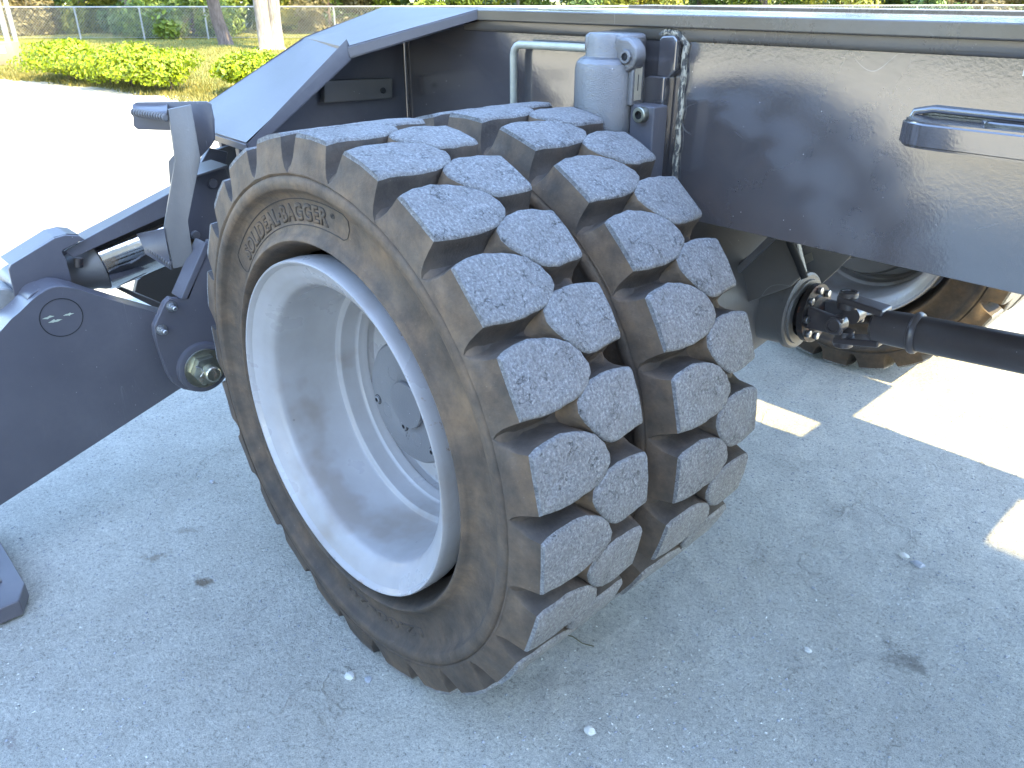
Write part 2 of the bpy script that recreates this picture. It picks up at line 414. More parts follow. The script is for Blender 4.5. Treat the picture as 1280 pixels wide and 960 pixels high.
# ------------------------------------------------------------------ ground
def axis_coords(lo, hi, step, far):
    out = []; x = lo
    while x < hi: out.append(x); x += step
    out.append(hi)
    s = step; x = hi
    while x < far: s *= 1.35; x += s; out.append(x)
    s = step; x = lo; pre = []
    while x > -far: s *= 1.35; x -= s; pre.append(x)
    return pre[::-1] + out
xs = axis_coords(-2.0, 1.7, .016, 600); ys = axis_coords(-1.0, 2.8, .016, 600)
TRK = [(((0.2415, 0.7033, 0.0000)[0], (0.2415, 0.7033, 0.0000)[1]), 1), ]
def gz(x, y):
    if not (-2.4 < x < 2.2 and -1.4 < y < 3.2): return 0.0
    f = min(1, (x+2.4)/.4, (2.2-x)/.4, (y+1.4)/.4, (3.2-y)/.4)
    v = noise.noise(Vector((x*3, y*3, 0)))*.004 + noise.noise(Vector((x*14, y*14, 5)))*.0022
    r = abs(noise.noise(Vector((x*5, y*5, 9))))           # ridges pressed up beside old tyre tracks
    v += max(0, .06-r)*.05
    v += noise.noise(Vector((x*40, y*40, 2)))*.0012
    return (v-.003)*f
vs = [(x, y, gz(x, y)) for y in ys for x in xs]
nx = len(xs)
fs = [(j*nx+i, j*nx+i+1, (j+1)*nx+i+1, (j+1)*nx+i) for j in range(len(ys)-1) for i in range(nx-1)]
me = bpy.data.meshes.new('ground'); me.from_pydata(vs, [], fs)
tag(link('ground', me, M_ground, None, True), 'pale crushed limestone gravel yard', kind='structure')

# ground frame aligned with the fence: U across the view, V away from the yard
U2 = Vector((rt.x, rt.y, 0)).normalized(); V2 = Vector((-U2.y, U2.x, 0)); O2 = Vector(((1.2019,-0.6611,1.3321)[0], (1.2019,-0.6611,1.3321)[1], 0))
def uv(u, v, z=0): return O2 + U2*u + V2*v + Vector((0,0,z))
VERGE = [(-25.9520, -1.3389, 0.0000),(-18.6684, 1.5444, 0.0000),(-16.3284, 2.3852, 0.0000),(-15.1008, 2.8445, 0.0000),(-13.9613, 3.2707, 0.0000),(-12.4541, 3.6377, 0.0000),(-10.9178, 3.8860, 0.0000),(-9.5613, 4.0037, 0.0000),(-8.3453, 4.1484, 0.0000)]
edge = []
for a, b in zip(VERGE[:-1], VERGE[1:]):
    for k in range(14):
        p = Vector(a).lerp(Vector(b), k/14)
        p += V2*(noise.noise(p*1.3)*.35 + noise.noise(p*5)*.12); edge.append(p)
edge.append(Vector(VERGE[-1])); last = edge[-1]
for k in range(1, 18): edge.append(last + U2*(k*3.0) + V2*(k*1.1+noise.noise(Vector((k*.9,0,0)))*.4))
vs = [(p.x, p.y, .004) for p in edge]; k0 = len(vs)
vs += [tuple(p + V2*(90)) for p in edge]
vs = [(x, y, .004) for x, y, z in vs]
fs = [(i, i+1, k0+i+1, k0+i) for i in range(k0-1)]
me = bpy.data.meshes.new('grass_verge'); me.from_pydata(vs, [], fs)
tag(link('grass_verge', me, M_grass), 'strip of yellowing mown grass beyond the gravel yard', kind='structure')
# grass blades on the verge
vv = []; ff = []
rnd = random.Random(3)
for k in range(42000):
    t = rnd.random()*(len(edge)-18); i = int(t); p = edge[i].lerp(edge[i+1], t-i)
    q = p + V2*(rnd.random()**2.2*14 - .10) + U2*rnd.uniform(-.3,.3)
    a = rnd.random()*PI; h = rnd.uniform(.025,.075); wd = rnd.uniform(.006,.012)
    d = Vector((math.cos(a), math.sin(a), 0))*wd; ln = Vector((rnd.uniform(-.5,.5), rnd.uniform(-.5,.5), 1))*h
    b0 = len(vv); vv += [tuple(q-d), tuple(q+d), tuple(q+ln)]; ff.append((b0, b0+1, b0+2))
me = bpy.data.meshes.new('grass'); me.from_pydata(vv, [], ff)
tag(link('grass', me, M_grassb), 'short yellow green grass blades on the verge', 'grass', kind='stuff')

# pebbles
def blob(rnd, p, s, vv, ff):
    R = Matrix.Rotation(rnd.random()*6.3, 3, 'Z')
    sc = (s*rnd.uniform(.7,1.3), s*rnd.uniform(.6,1.1), s*rnd.uniform(.4,.8)); b = len(vv)
    base = [(1,0,0),(0,1,0),(-1,0,0),(0,-1,0),(0,0,1),(0,0,-1)]
    for q in base:
        v = Vector((q[0]*sc[0]*rnd.uniform(.8,1.2), q[1]*sc[1]*rnd.uniform(.8,1.2), q[2]*sc[2])) + Vector((rnd.uniform(-.25,.25),rnd.uniform(-.25,.25),0))*s*(1 if abs(q[2]) else .3)
        v = R @ v; vv.append((p[0]+v.x, p[1]+v.y, p[2]+v.z))
    for t in ((0,1,4),(1,2,4),(2,3,4),(3,0,4),(1,0,5),(2,1,5),(3,2,5),(0,3,5)): ff.append(tuple(b+i for i in t))
def scatter(name, label, n_, smin, smax, m_, seed, pw=3.0):
    rnd = random.Random(seed); vv = []; ff = []
    k = 0
    while k < n_:
        x = rnd.uniform(-2.0,1.6); y = rnd.uniform(-.9,2.7)
        dens = .5 + noise.noise(Vector((x*2.3, y*2.3, seed)))*1.3
        if rnd.random() > dens: continue
        s = smin + (smax-smin)*rnd.random()**pw
        blob(rnd, (x, y, gz(x, y)+s*.15), s, vv, ff); k += 1
    me = bpy.data.meshes.new(name); me.from_pydata(vv, [], ff)
    tag(link(name, me, m_), label, 'gravel', kind='stuff')
scatter('loose_gravel', 'scattered pale crushed stone chips on the yard', 30000, .0008, .0034, M_stone, 11)
scatter('dark_gravel', 'scattered grey stone chips on the yard', 14000, .0010, .0045, M_stone2, 12)
def rock(name, p, s, m_, label, seed, flatz=.5):
    bm = bmesh.new(); bmesh.ops.create_icosphere(bm, subdivisions=2, radius=s)
    for v in bm.verts:
        k = 1 + .35*noise.noise(v.co/s*1.1 + Vector((seed,0,0)))
        v.co = Vector((v.co.x*k, v.co.y*k*.8, v.co.z*k*flatz))
    o = frombm(name, bm, m_, None, smooth=True, sharp=18); o.location = (p[0], p[1], gz(p[0], p[1])+s*flatz*.35)
    return tag(o, label, 'stone')
rock('stone', (0.0519, -0.0610, 0.0000), .013, M_stone, 'pale angular stone on the gravel left below the big tyre', 1)
rock('stone', (0.0868, -0.0371, 0.0000), .010, M_stone2, 'flat grey stone just right of the pale angular stone below the big tyre', 2, .3)
rock('stone', (-0.8793, 0.0552, 0.0000), .009, M_stone2, 'small dark stone on the gravel left of the wheel', 3)
rock('stone', (0.7064, 1.2214, 0.0000), .013, M_stone, 'rounded stone on the shaded gravel nearest the sunlit corner at right', 4)
rock('stone', (0.7442, 1.2143, 0.0000), .017, M_stone2, 'largest flat grey stone on the shaded gravel at right', 5, .35)
rock('stone', (0.5021, 0.2125, 0.0000), .012, M_stone, 'small white stone at the bottom edge below the dual tyres', 6)
rock('stone', (0.6974, 0.7306, 0.0000), .010, M_stone, 'small pale stone left of the dark stain on the gravel', 7, .35)
# twig by the tyre
tw = [(0.2808, 0.3595, 0.0000), (0.3130, 0.3680, 0.0000), (0.3380, 0.3729, 0.0000), (0.3652, 0.3803, 0.0000)]
o = tube('twig', [(p[0], p[1], .004+.006*(i%2)) for i, p in enumerate(tw)], .0013, M_leafD, None, 6)
tag(o, 'dry straw twig on the gravel beside the inner tyre tread', 'twig')

# ------------------------------------------------------------------ foliage
def leaves(name, n_, sampler, size, m_, parent=None, seed=1, narrow=.6):
    rnd = random.Random(seed); vv = []; ff = []
    for k in range(n_):
        p, nrm = sampler(rnd)
        n3 = (nrm + Vector((rnd.gauss(0,.55), rnd.gauss(0,.55), rnd.gauss(0,.55)))).normalized()
        _, u, v = basis(n3); a = rnd.random()*6.28
        u2 = u*math.cos(a)+v*math.sin(a); v2 = n3.cross(u2)
        s = size*rnd.uniform(.6,1.3)
        b = len(vv)
        vv += [tuple(p-u2*s), tuple(p+v2*s*narrow+n3*s*.15), tuple(p+u2*s), tuple(p-v2*s*narrow+n3*s*.15)]
        ff += [(b, b+1, b+2, b+3)]
    me = bpy.data.meshes.new(name); me.from_pydata(vv, [], ff)
    return link(name, me, m_, parent)
def clump_sampler(clumps):
    def f(rnd):
        c, r = clumps[int(rnd.random()*len(clumps))]
        d = Vector((rnd.gauss(0,1), rnd.gauss(0,1), rnd.gauss(0,1))).normalized()
        k = rnd.random()**.35
        return Vector(c)+Vector((d.x*r[0], d.y*r[1], d.z*r[2]))*k, d
    return f
def hedge(name, pts, hw, hh, label, n_, seed, base=.12):
    rnd = random.Random(seed); cl = []
    root = empty(name, (pts[0][0], pts[0][1], 0)); tag(root, label, 'hedge')
    L = len(pts)
    for i in range(L-1):
        for k in range(5):
            p = Vector(pts[i]).lerp(Vector(pts[i+1]), k/5)
            for q in range(3):
                c = p + V2*rnd.uniform(-.5,.5)*hw + U2*rnd.uniform(-.1,.1) + Vector((0,0,base+rnd.uniform(.25,.72)*(hh-base)))
                r = rnd.uniform(.24,.36)*hw
                cl.append((c - root.location, (r*1.2, r*1.2, (hh-base)*.33)))
    leaves('foliage', n_, clump_sampler(cl), .030, M_hedge, root, seed)
    bm = bmesh.new()
    bm.free()
    for i in range(L-1):
        for k in range(3):
            p = Vector(pts[i]).lerp(Vector(pts[i+1]), (k+.5)/3)-root.location + V2*rnd.uniform(-.2,.2)
            tube('stem', [p, p+Vector((rnd.uniform(-.1,.1), rnd.uniform(-.1,.1), hh*.6))], .014, M_barkd, root, 5)
hedge('hedge', [(-14.2320, 3.5437, 0.0000),(-13.4163, 3.6522, 0.0000),(-12.2816, 3.8147, 0.0000),(-11.5030, 3.9999, 0.0000),(-10.8377, 4.1071, 0.0000)], 1.1, .60, 'long row of lime green hedge on the grass before the chain link fence', 26000, 5)
hedge('hedge', [(-10.1856, 4.7779, 0.0000),(-9.9990, 4.8313, 0.0000),(-9.6334, 5.0710, 0.0000)], .8, .56, 'short lime green hedge beside the pale tree trunk, partly behind the machine', 9000, 6)

def tree(name, p, h, cw, leaf, nleaf, size, label, bark, tr, seed, crown0=.3, cat='tree', lean=0):
    rnd = random.Random(seed); root = empty(name, tuple(p)); tag(root, label, cat)
    bm = bmesh.new(); tip = Vector((lean*h*.3, 0, h*.8))
    path = [Vector((0,0,-.05)), Vector((0,0,.12)), tip*.3+Vector((rnd.uniform(-.05,.05),0,0)), tip*.65, tip]
    bm_tube(bm, path, tr, 10, [tr*1.5, tr*1.15, tr*.95, tr*.7, tr*.25])
    cl = []
    for k in range(14):
        z = h*(crown0+(1-crown0)*rnd.random()); t = z/h
        a = rnd.random()*6.28; rr = cw*rnd.uniform(.3,1.0)*(1.15-.7*abs(t-.55))
        c = Vector((math.cos(a)*rr, math.sin(a)*rr, z)); st = tip*min(1, max(.1, t*.8))
        bm_tube(bm, [st, st.lerp(c, .5)+Vector((0,0,.1)), c], tr*.3, 6, [tr*.4, tr*.25, tr*.1])
        s = rnd.uniform(.28,.5)*cw
        cl.append((c, (s, s, s*rnd.uniform(.6,1.0))))
    frombm('trunk', bm, bark, root, True)
    leaves('crown', nleaf, clump_sampler(cl), size, leaf, root, seed, .5)
    return root
# two trunks in front of the fence line
def trunk_tree(name, p, r, h, bark, label, seed, forks):
    rnd = random.Random(seed); root = empty(name, tuple(p)); tag(root, label, 'tree')
    bm = bmesh.new()
    for (du, lean, rr) in forks:
        b = U2*du
        pa = [b+Vector((0,0,-.05)), b*.9+Vector((0,0,.08)), b*.8+U2*lean*.4+Vector((0,0,.6)), b+U2*lean+Vector((0,0,2.2)), b*1.5+U2*lean*1.6+Vector((0,0,h))]
        bm_tube(bm, pa, rr, 14, [rr*1.7, rr*1.3, rr, rr*.9, rr*.5])
    for v in bm.verts: v.co += Vector((noise.noise(v.co*4), noise.noise(v.co*4+Vector((9,0,0))), 0))*r*.25
    frombm('trunk', bm, bark, root, True, 60)
    cl = [(Vector((rnd.uniform(-1.6,1.6), rnd.uniform(-1.6,1.6), h*rnd.uniform(.75,1.15))), (1.1,1.1,.7)) for k in range(10)]
    leaves('crown', 7000, clump_sampler(cl), .09, M_leafA, root, seed, .5)
trunk_tree('tree', (-18.1208, 9.5191, 0.0000), .24, 6.0, M_barkl, 'pale grey forked tree trunk standing beside the short hedge', 31, [(-.10,-.08,.20),(.12,.10,.15)])
trunk_tree('tree', (-20.7211, 9.5336, 0.0000), .16, 6.5, M_barkd, 'dark brown leaning tree trunk between the long hedge and the fence', 32, [(0,-.3,.15)])

# shrubs and trees beyond and along the fence
kinds = [('yellow green bushy shrub', M_leafC), ('bright green leafy shrub', M_leafA), ('dark evergreen shrub', M_leafB), ('dry tan brush', M_leafD)]
PL = [(-21,33,1,'at the far left end of the fence'),(-18.5,34,0,'behind the large gate post'),(-16.2,32,3,'low behind the fence between the first two posts'),(-14.6,33,0,'left of the dark evergreen behind the fence'),
      (-12.6,32,2,'behind the long hedge, left of the leaning trunk'),(-11.2,33.5,2,'taller, just left of the leaning trunk'),(-10.0,30.6,1,'in front of the fence at the foot of the leaning trunk'),
      (-8.2,33,0,'between the two trunks beyond the fence'),(-6.2,33,3,'right of the pale trunk beyond the fence'),(-4.6,34,1,'just right of the pale trunk, above the sloping plate'),(-2.2,33,1,'above the sloping plate of the machine'),
      (.2,33,1,'above the left end of the frame rail'),(2.4,32.5,2,'above the tie rail on the frame'),(4.2,33,0,'above the lock cylinder'),(6.4,33.5,2,'above the vertical weld on the frame'),(8.6,33,1,'above the middle of the right frame panel'),
      (10.8,32,0,'left of the dark tree beyond the frame'),(13.2,31.5,2,'above the tie down lug on the frame'),(15.6,33,3,'right of the dark tree beyond the frame'),(18,33,0,'at the right end of the picture beyond the frame'),(21,34,1,'outermost at the right beyond the frame')]
for i, (u, v, k, wh) in enumerate(PL):
    rr = random.Random(100+i)
    h = rr.uniform(2.2,3.4) if k != 3 else 1.7
    if k == 1 and v < 31: h = 1.2
    tree('shrub', uv(u, v-3.4), h, rr.uniform(1.2,1.7), kinds[k][1], 7500, .085, kinds[k][0]+' '+wh, M_barkd, .06, 200+i, .05, 'shrub')
# the wood behind, one mass
rw = random.Random(5); cl = []
for k in range(330):
    u = rw.uniform(-38,38); v = rw.uniform(31,42)
    cl.append((uv(u, v, rw.uniform(.3,13)), (2.0,1.8,1.4)))
o = leaves('woodland', 95000, clump_sampler(cl), .20, [M_leafB, M_leafA], None, 77, .6)
for i, f in enumerate(o.data.polygons): f.material_index = (i*7919 % 10) < 4
tag(o, 'dense green woodland far behind the fence', 'woodland', kind='stuff')
# the wood that closes the yard behind the photographer, mirrored in the frame paint
cl = []
for k in range(110):
    cl.append((Vector((rw.uniform(-60,14), rw.uniform(-27,-18), rw.uniform(.3,9))), (3.2,3.0,2.2)))
o = leaves('woodland', 22000, clump_sampler(cl), .38, [M_leafB, M_leafA], None, 78, .6)
tag(o, 'dense green woodland on the near side of the yard', 'woodland', kind='stuff')

# chain link fence
FV = 25.5; FH = .87
root = empty('chain_link_fence', uv(-15.5, FV)); tag(root, 'galvanised chain link fence running behind the hedge', 'fence')
def rel(p): return p - root.location
u = -26.0
while u < 24:
    top = rel(uv(u, FV, FH)); o = tube('post', [rel(uv(u, FV, -.05)), top], .028, M_galv, root, 8)
    u += 1.89
tube('top_rail', [rel(uv(-27, FV, FH)), rel(uv(24, FV, FH))], .022, M_galv, root, 8)
tube('bottom_wire', [rel(uv(-27, FV, .05)), rel(uv(24, FV, .05))], .006, M_galv, root, 4)
vv = []; ff = []
def wire(a, b, t=.0034):
    d = (b-a).normalized(); s = d.cross(V2).normalized()*t; k = len(vv)
    for q in (a-s, b-s, b+s, a+s): vv.append(tuple(q))
    ff.append((k, k+1, k+2, k+3))
    s = V2*t; k = len(vv)
    for q in (a-s, b-s, b+s, a+s): vv.append(tuple(q))
    ff.append((k, k+1, k+2, k+3))
u = -27.0; W = FH-.06
while u < 23.5:
    wire(rel(uv(u, FV-.03, .05)), rel(uv(u+W, FV-.03, .05+W))); wire(rel(uv(u+W, FV-.035, .05)), rel(uv(u, FV-.035, .05+W))); u += .085
me = bpy.data.meshes.new('wire_mesh'); me.from_pydata(vv, [], ff); o = link('wire_mesh', me, M_galv, root); o['kind'] = 'stuff'
# gate post with a small box at the left edge
gp = (-18.4008, 3.8709, 0.0000)
t = empty('gate_post', gp); tag(t, 'thick pale steel gate post leaning at the left edge of the picture', 'post')
tube('post', [(0,0,-.05), (0,0,1.18)], .06, M_galv, t, 14)
tube('post', [tuple(U2*.16+Vector((0,0,-.05))), tuple(U2*.16+Vector((0,0,1.18)))], .045, M_galv, t, 14)
t = empty('utility_box', (-17.6902, 3.5257, 0.0000)); tag(t, 'low tan utility box with a white notice at the foot of the gate post', 'box')
bmx = bmesh.new(); c0 = -U2*.55
bm_prism(bmx, [c0+Vector((0,0,0)), c0+U2*.8, c0+U2*.8+V2*.3, c0+V2*.3], (0,0,.42), .01)
frombm('cabinet', bmx, flat('cabinet_paint', (.24,.20,.14)), t, True)
bmx = bmesh.new(); c1 = c0+U2*.46-V2*.006+Vector((0,0,.22))
bm_prism(bmx, [c1, c1+U2*.2, c1+U2*.2+Vector((0,0,.14)), c1+Vector((0,0,.14))], V2*.004, 0)
frombm('notice', bmx, flat('notice_white', (.5,.5,.48)), t)

# unseen container stack, added to throw the shade over the near yard
M_cont = [flat('container_blue', (.10,.14,.20)), flat('container_tan', (.34,.31,.26)), flat('container_grey', (.30,.31,.32))]
for k, (nm, lab) in enumerate((('shade_container','dark blue corrugated container at the bottom of the unseen stack added for shade'), ('shade_container','sand coloured corrugated container in the middle of the unseen stack added for shade'), ('shade_container','grey corrugated container on top of the unseen stack added for shade'))):
    z0 = 2.9*k+.02; t = empty(nm, (6.3, -1.4, z0)); tag(t, lab, 'added shade container')
    bm = bmesh.new(); pts = []
    y = -2.8; s = 0
    prof = []
    while y < 2.78:
        prof += [(0,y),(0,y+.07),(.035,y+.10),(.035,y+.17)]; y += .2
    prof.append((0,2.81))
    ring = [(-1.15+a, b) for a, b in prof] + [(1.15, 2.81), (1.15, -2.8)]
    bm_prism(bm, [Vector((a, b, .12)) for a, b in ring], (0,0,2.62), 0)
    frombm('wall', bm, M_cont[k], t)
    box('roof', (-1.19,-2.84,2.74), (1.19,2.85,2.87), M_cont[k], t, .01)
    box('floor_frame', (-1.19,-2.84,0), (1.19,2.85,.12), M_cont[k], t, .01)

# ================================================================== the machine
R0 = .56
mach = empty('wheeled_machine', (0, 0, 0))
tag(mach, 'dark grey heavy wheeled machine with worn dual lug tyres, seen at one axle', 'heavy machine')

# ---- tyres
near = [(.075,.345),(.060,.350),(.040,.360),(.018,.367),(.006,.372),(.003,.3755),(.0045,.3800),(.0115,.3850),(.019,.394),(.0225,.408),(.0225,.438),(.018,.453),(.011,.4610),(.003,.4655),(.0,.4685),(-.001,.478),(.0,.486),(.0025,.4885),(.0045,.490),(.002,.4925),(.001,.496),(.006,.503),(.016,.510),(.030,.5145),(.060,.5165),(.100,.5175)]
PW = .265
def tyre_mesh(name, seg=120):
    prof = near + [(PW/2,.518)] + [(PW-y, r) for y, r in near[::-1]]
    bm = bmesh.new(); rings = []
    for (y, r) in prof:
        ring = []
        for i in range(seg):
            a = 2*PI*i/seg; rr = r
            if r > .495: rr = r + noise.noise(Vector((math.cos(a)*4, y*9, math.sin(a)*4)))*.003
            ring.append(bm.verts.new((rr*math.cos(a), y, rr*math.sin(a))))
        rings.append(ring)
    for j in range(len(rings)-1):
        for i in range(seg): bm.faces.new((rings[j][i], rings[j][(i+1)%seg], rings[j+1][(i+1)%seg], rings[j+1][i]))
    bmesh.ops.recalc_face_normals(bm, faces=bm.faces)
    me = bpy.data.meshes.new(name); bm.to_mesh(me); bm.free()
    me.polygons.foreach_set('use_smooth', [True]*len(me.polygons)); me.set_sharp_from_angle(angle=math.radians(40))
    me.materials.append(M_rub); return me
OUT_A = [(0,.014),(10.0,.013),(10.9,.045),(11.0,.078),(10.4,.108),(9.5,.130),(8.2,.148),(6.4,.163),(4.2,.173),(2.5,.170),(.9,.158),(-.1,.140),(-.5,.118),(-.6,.090),(-.4,.050)]
OUT_B = [(0,.256),(-.3,.225),(-.5,.200),(-.2,.180),(.8,.163),(2.6,.147),(4.7,.132),(6.6,.125),(8.4,.129),(9.7,.143),(10.7,.165),(10.9,.190),(10.7,.220),(9.9,.257)]
def refine(poly, n=2):
    out = []
    L = len(poly)
    for i in range(L):
        a = poly[i]; b = poly[(i+1)%L]
        for k in range(n): out.append((a[0]+(b[0]-a[0])*k/n, a[1]+(b[1]-a[1])*k/n))
    return out
def lug_mesh(name, outline, seed, side):
    """side: 0 = lug whose shoulder is the near edge, 1 = the far edge"""
    rnd = random.Random(seed)
    poly = refine(outline, 2)
    K = math.radians(1)*R0
    P2 = [Vector((t*K, y)) for t, y in poly]
    P2 = [p + Vector((noise.noise(Vector((p.x*40, p.y*40, seed*3.1))), noise.noise(Vector((p.x*40, p.y*40, seed*5.7)))))*.0026 for p in P2]
    c = sum(P2, Vector((0,0)))/len(P2)
    n = len(P2); area = sum(P2[i].x*P2[(i+1)%n].y-P2[(i+1)%n].x*P2[i].y for i in range(n))
    sg = 1 if area > 0 else -1
    nor = []
    for i in range(n):
        e = P2[(i+1)%n]-P2[i-1]; nn = Vector((e.y, -e.x)).normalized()*sg; nor.append(nn)
    bm = bmesh.new()
    shy = .030
    def isshoulder(p): return p.y < shy if side == 0 else p.y > PW-shy
    def vert(p, r):
        a = p.x/R0; return bm.verts.new((r*math.cos(a), p.y, r*math.sin(a)))
    def sh(p, t):   # shoulder flank: slides out and down over the sidewall
        y = p.y; tgt = .0005 if side == 0 else PW-.0005
        return Vector((p.x, y+(tgt-y)*t))
    rings = []
    # (outward offset, radius, shoulder slide, shoulder radius)
    spec = [(-.022,.5602,0,.5602), (-.0060,.5598,0,.5593), (-.0018,.5584,0,.5573), (.0004,.5550,.10,.5525), (.0022,.545,.35,.538), (.0055,.532,.65,.519), (.0110,.5210,.90,.504), (.0200,.5140,1.0,.4945)]
    for (o, r, s, rs) in spec:
        ring = []
        for p, nn in zip(P2, nor):
            wob = noise.noise(Vector((p.x*30, p.y*30, seed)))*.0009
            if o < -.01:
                q = c + (p-c)*(.62)
                ring.append(vert(q, r+wob)); continue
            if isshoulder(p):
                lat = max(-1, min(1, nn.x*1.4)) if abs(nn.x) > .3 else 0
                q = sh(p, s); q = Vector((q.x + (o*1.3*(1 if nn.x > 0 else -1) if abs(nn.x) > .25 else 0), q.y)); ring.append(vert(q, rs+wob))
            else:
                ring.append(vert(p+nn*o, r+wob))
        rings.append(ring)
    cv = vert(c, .5602); cv.co *= 1
    top = []
    for i in range(n): top.append(bm.faces.new((cv, rings[0][i], rings[0][(i+1)%n])))
    for j in range(len(rings)-1):
        for i in range(n):
            f = bm.faces.new((rings[j][i], rings[j+1][i], rings[j+1][(i+1)%n], rings[j][(i+1)%n]))
            f.material_index = 0 if j < 3 else 1
            if j < 1: top.append(f)
    for v in bm.verts:    # torn nicks and wear
        k = noise.noise(v.co*55 + Vector((seed*2.3,0,0)))
        v.co *= 1 + (k-.1)*.0024 - max(0, noise.noise(v.co*120+Vector((seed,5,0)))-.35)*.006
    bmesh.ops.recalc_face_normals(bm, faces=bm.faces)
    me = bpy.data.meshes.new(name); bm.to_mesh(me); bm.free()
    me.polygons.foreach_set('use_smooth', [True]*len(me.polygons)); me.set_sharp_from_angle(angle=math.radians(48))
    me.materials.append(M_worn); me.materials.append(M_rub); return me
TM = tyre_mesh('tyre')
LA = [lug_mesh('tread_lug', OUT_A, 3+k, 0) for k in range(4)]
LB = [lug_mesh('tread_lug', OUT_B, 13+k, 1) for k in range(4)]
def make_tyre(y, phase, label, seed):
    rnd = random.Random(seed)
    t = bpy.data.objects.new('tyre', TM); C.objects.link(t); t.parent = mach; t.location = (0, y, R0)
    t['label'] = label
    for k in range(24):
        for ms, off in ((LA, 0), (LB, 5.9)):
            o = bpy.data.objects.new('tread_lug', ms[rnd.randrange(4)]); C.objects.link(o); o.parent = t
            o.rotation_euler = (0, -math.radians(54.0+phase+off+15*k+rnd.uniform(-.25,.25)), 0)
            o.location = (0, rnd.uniform(-.0012,.0012), 0)
    return t
ty1 = make_tyre(0, 0, 'outer tyre of the near pair, sidewall lettering facing out', 1)
ty2 = make_tyre(.335, .4, 'inner tyre of the near pair', 2)
ty3 = make_tyre(2.20, 3, 'inner tyre of the far pair', 3)
ty4 = make_tyre(2.535, 5, 'outer tyre of the far pair', 4)

# ---- moulded lettering
def arc_text(name, txt, r0, r1, a0, a1, y, mat_, off, ext, parent, bold=.0):
    cu = bpy.data.curves.new('tmp', 'FONT'); cu.body = txt; cu.size = 1; cu.extrude = 0; cu.offset = bold+off; cu.resolution_u = 3
    cu.space_character = 1.12
    ob = bpy.data.objects.new('tmp', cu); C.objects.link(ob)
    dg = bpy.context.evaluated_depsgraph_get(); dg.update()
    me = bpy.data.meshes.new_from_object(ob.evaluated_get(dg))
    bpy.data.objects.remove(ob); 
    X = [v.co.x for v in me.vertices]; x0, x1 = min(X), max(X)
    if off == 0: arc_text.ext = (x0, x1)
    else: x0, x1 = arc_text.ext
    H = .70
    bm = bmesh.new(); bm.from_mesh(me)
    r = bmesh.ops.extrude_face_region(bm, geom=bm.faces[:])
    nv = {v for v in r['geom'] if isinstance(v, bmesh.types.BMVert)}
    for v in bm.verts:
        a = math.radians(a0+(a1-a0)*(v.co.x-x0)/(x1-x0)); rr = r0+(r1-r0)*(v.co.y/H)
        yy = y - (ext if v in nv else -.003)
        v.co = Vector((rr*math.cos(a), yy, rr*math.sin(a)))
    bmesh.ops.recalc_face_normals(bm, faces=bm.faces)
    m2 = bpy.data.meshes.new(name); bm.to_mesh(m2); bm.free()
    return link(name, m2, mat_, parent)
arc_text('lettering', 'SOLIDEAL·BAGGER', .4095, .4385, 138, 87, .0225, M_rub, 0, .0020, ty1, .022)
arc_text('lettering_outline', 'SOLIDEAL·BAGGER', .4095, .4385, 138, 87, .0225, M_groove, .030, .0006, ty1, .022)
arc_text('lettering', '®', .427, .436, 85.6, 84.0, .0225, M_groove, 0, .0008, ty1, .0)
arc_text('lettering', '12.00-20', .424, .446, -60, -98, .0225, M_rub, 0, .0016, ty1, .012)
arc_text('lettering_outline', '12.00-20', .424, .446, -60, -98, .0225, M_groove, .030, .0005, ty1, .012)
bm = bmesh.new()   # raised border round the name
pts = []
for a in range(80, 143, 2): pts.append((.4475, a))
pts += [(.440, 143.6),(.425,144.2),(.410, 143.6)]
for a in range(142, 79, -2): pts.append((.4015, a))
pts += [(.408, 78.6),(.425, 78),(.441, 78.6)]
def dish(rr_):
    for (ya, ra), (yb, rb) in zip(near[:-1], near[1:]):
        if ra <= rr_ <= rb: return ya+(yb-ya)*(rr_-ra)/(rb-ra)
path = [Vector((r*math.cos(math.radians(a)), dish(r)-.0002, r*math.sin(math.radians(a)))) for r, a in pts]
bm_tube(bm, path+[path[0]], .0009, 6)
frombm('lettering_border', bm, M_groove, ty1, True)

# ---- rim
rim_prof = [(.060,.330),(.052,.341),(.030,.3435),(.006,.3425),(-.003,.3415),(-.006,.3395),(-.0055,.3365),(-.002,.3335),(.004,.330),(.008,.322),(.012,.312),(.018,.303),(.021,.300),(.024,.2955),(.030,.289),(.036,.2855),(.045,.2840),(.100,.2780),(.168,.2720),(.173,.2690),(.176,.2630),(.180,.2585),(.186,.2570),(.214,.2560),(.219,.2535),(.222,.2500),(.227,.2485),(.233,.2470),(.239,.2440),(.243,.2440),(.246,.2470),(.262,.2470),(.264,.2440),(.266,.12)]
def rim(y, label=None):
    o = revolve('wheel_rim', (0,0,0), (0,1,0), rim_prof, M_rim, mach, 128, False, False, 28)
    o.location = (0, y, R0)
    if label: o['label'] = label
    return o
rim1 = rim(0, 'deep dished pale rim of the outer tyre')
for yy in (.335, 2.20, 2.535):
    o = bpy.data.objects.new('wheel_rim', rim1.data); C.objects.link(o); o.parent = mach; o.location = (0, yy, R0)
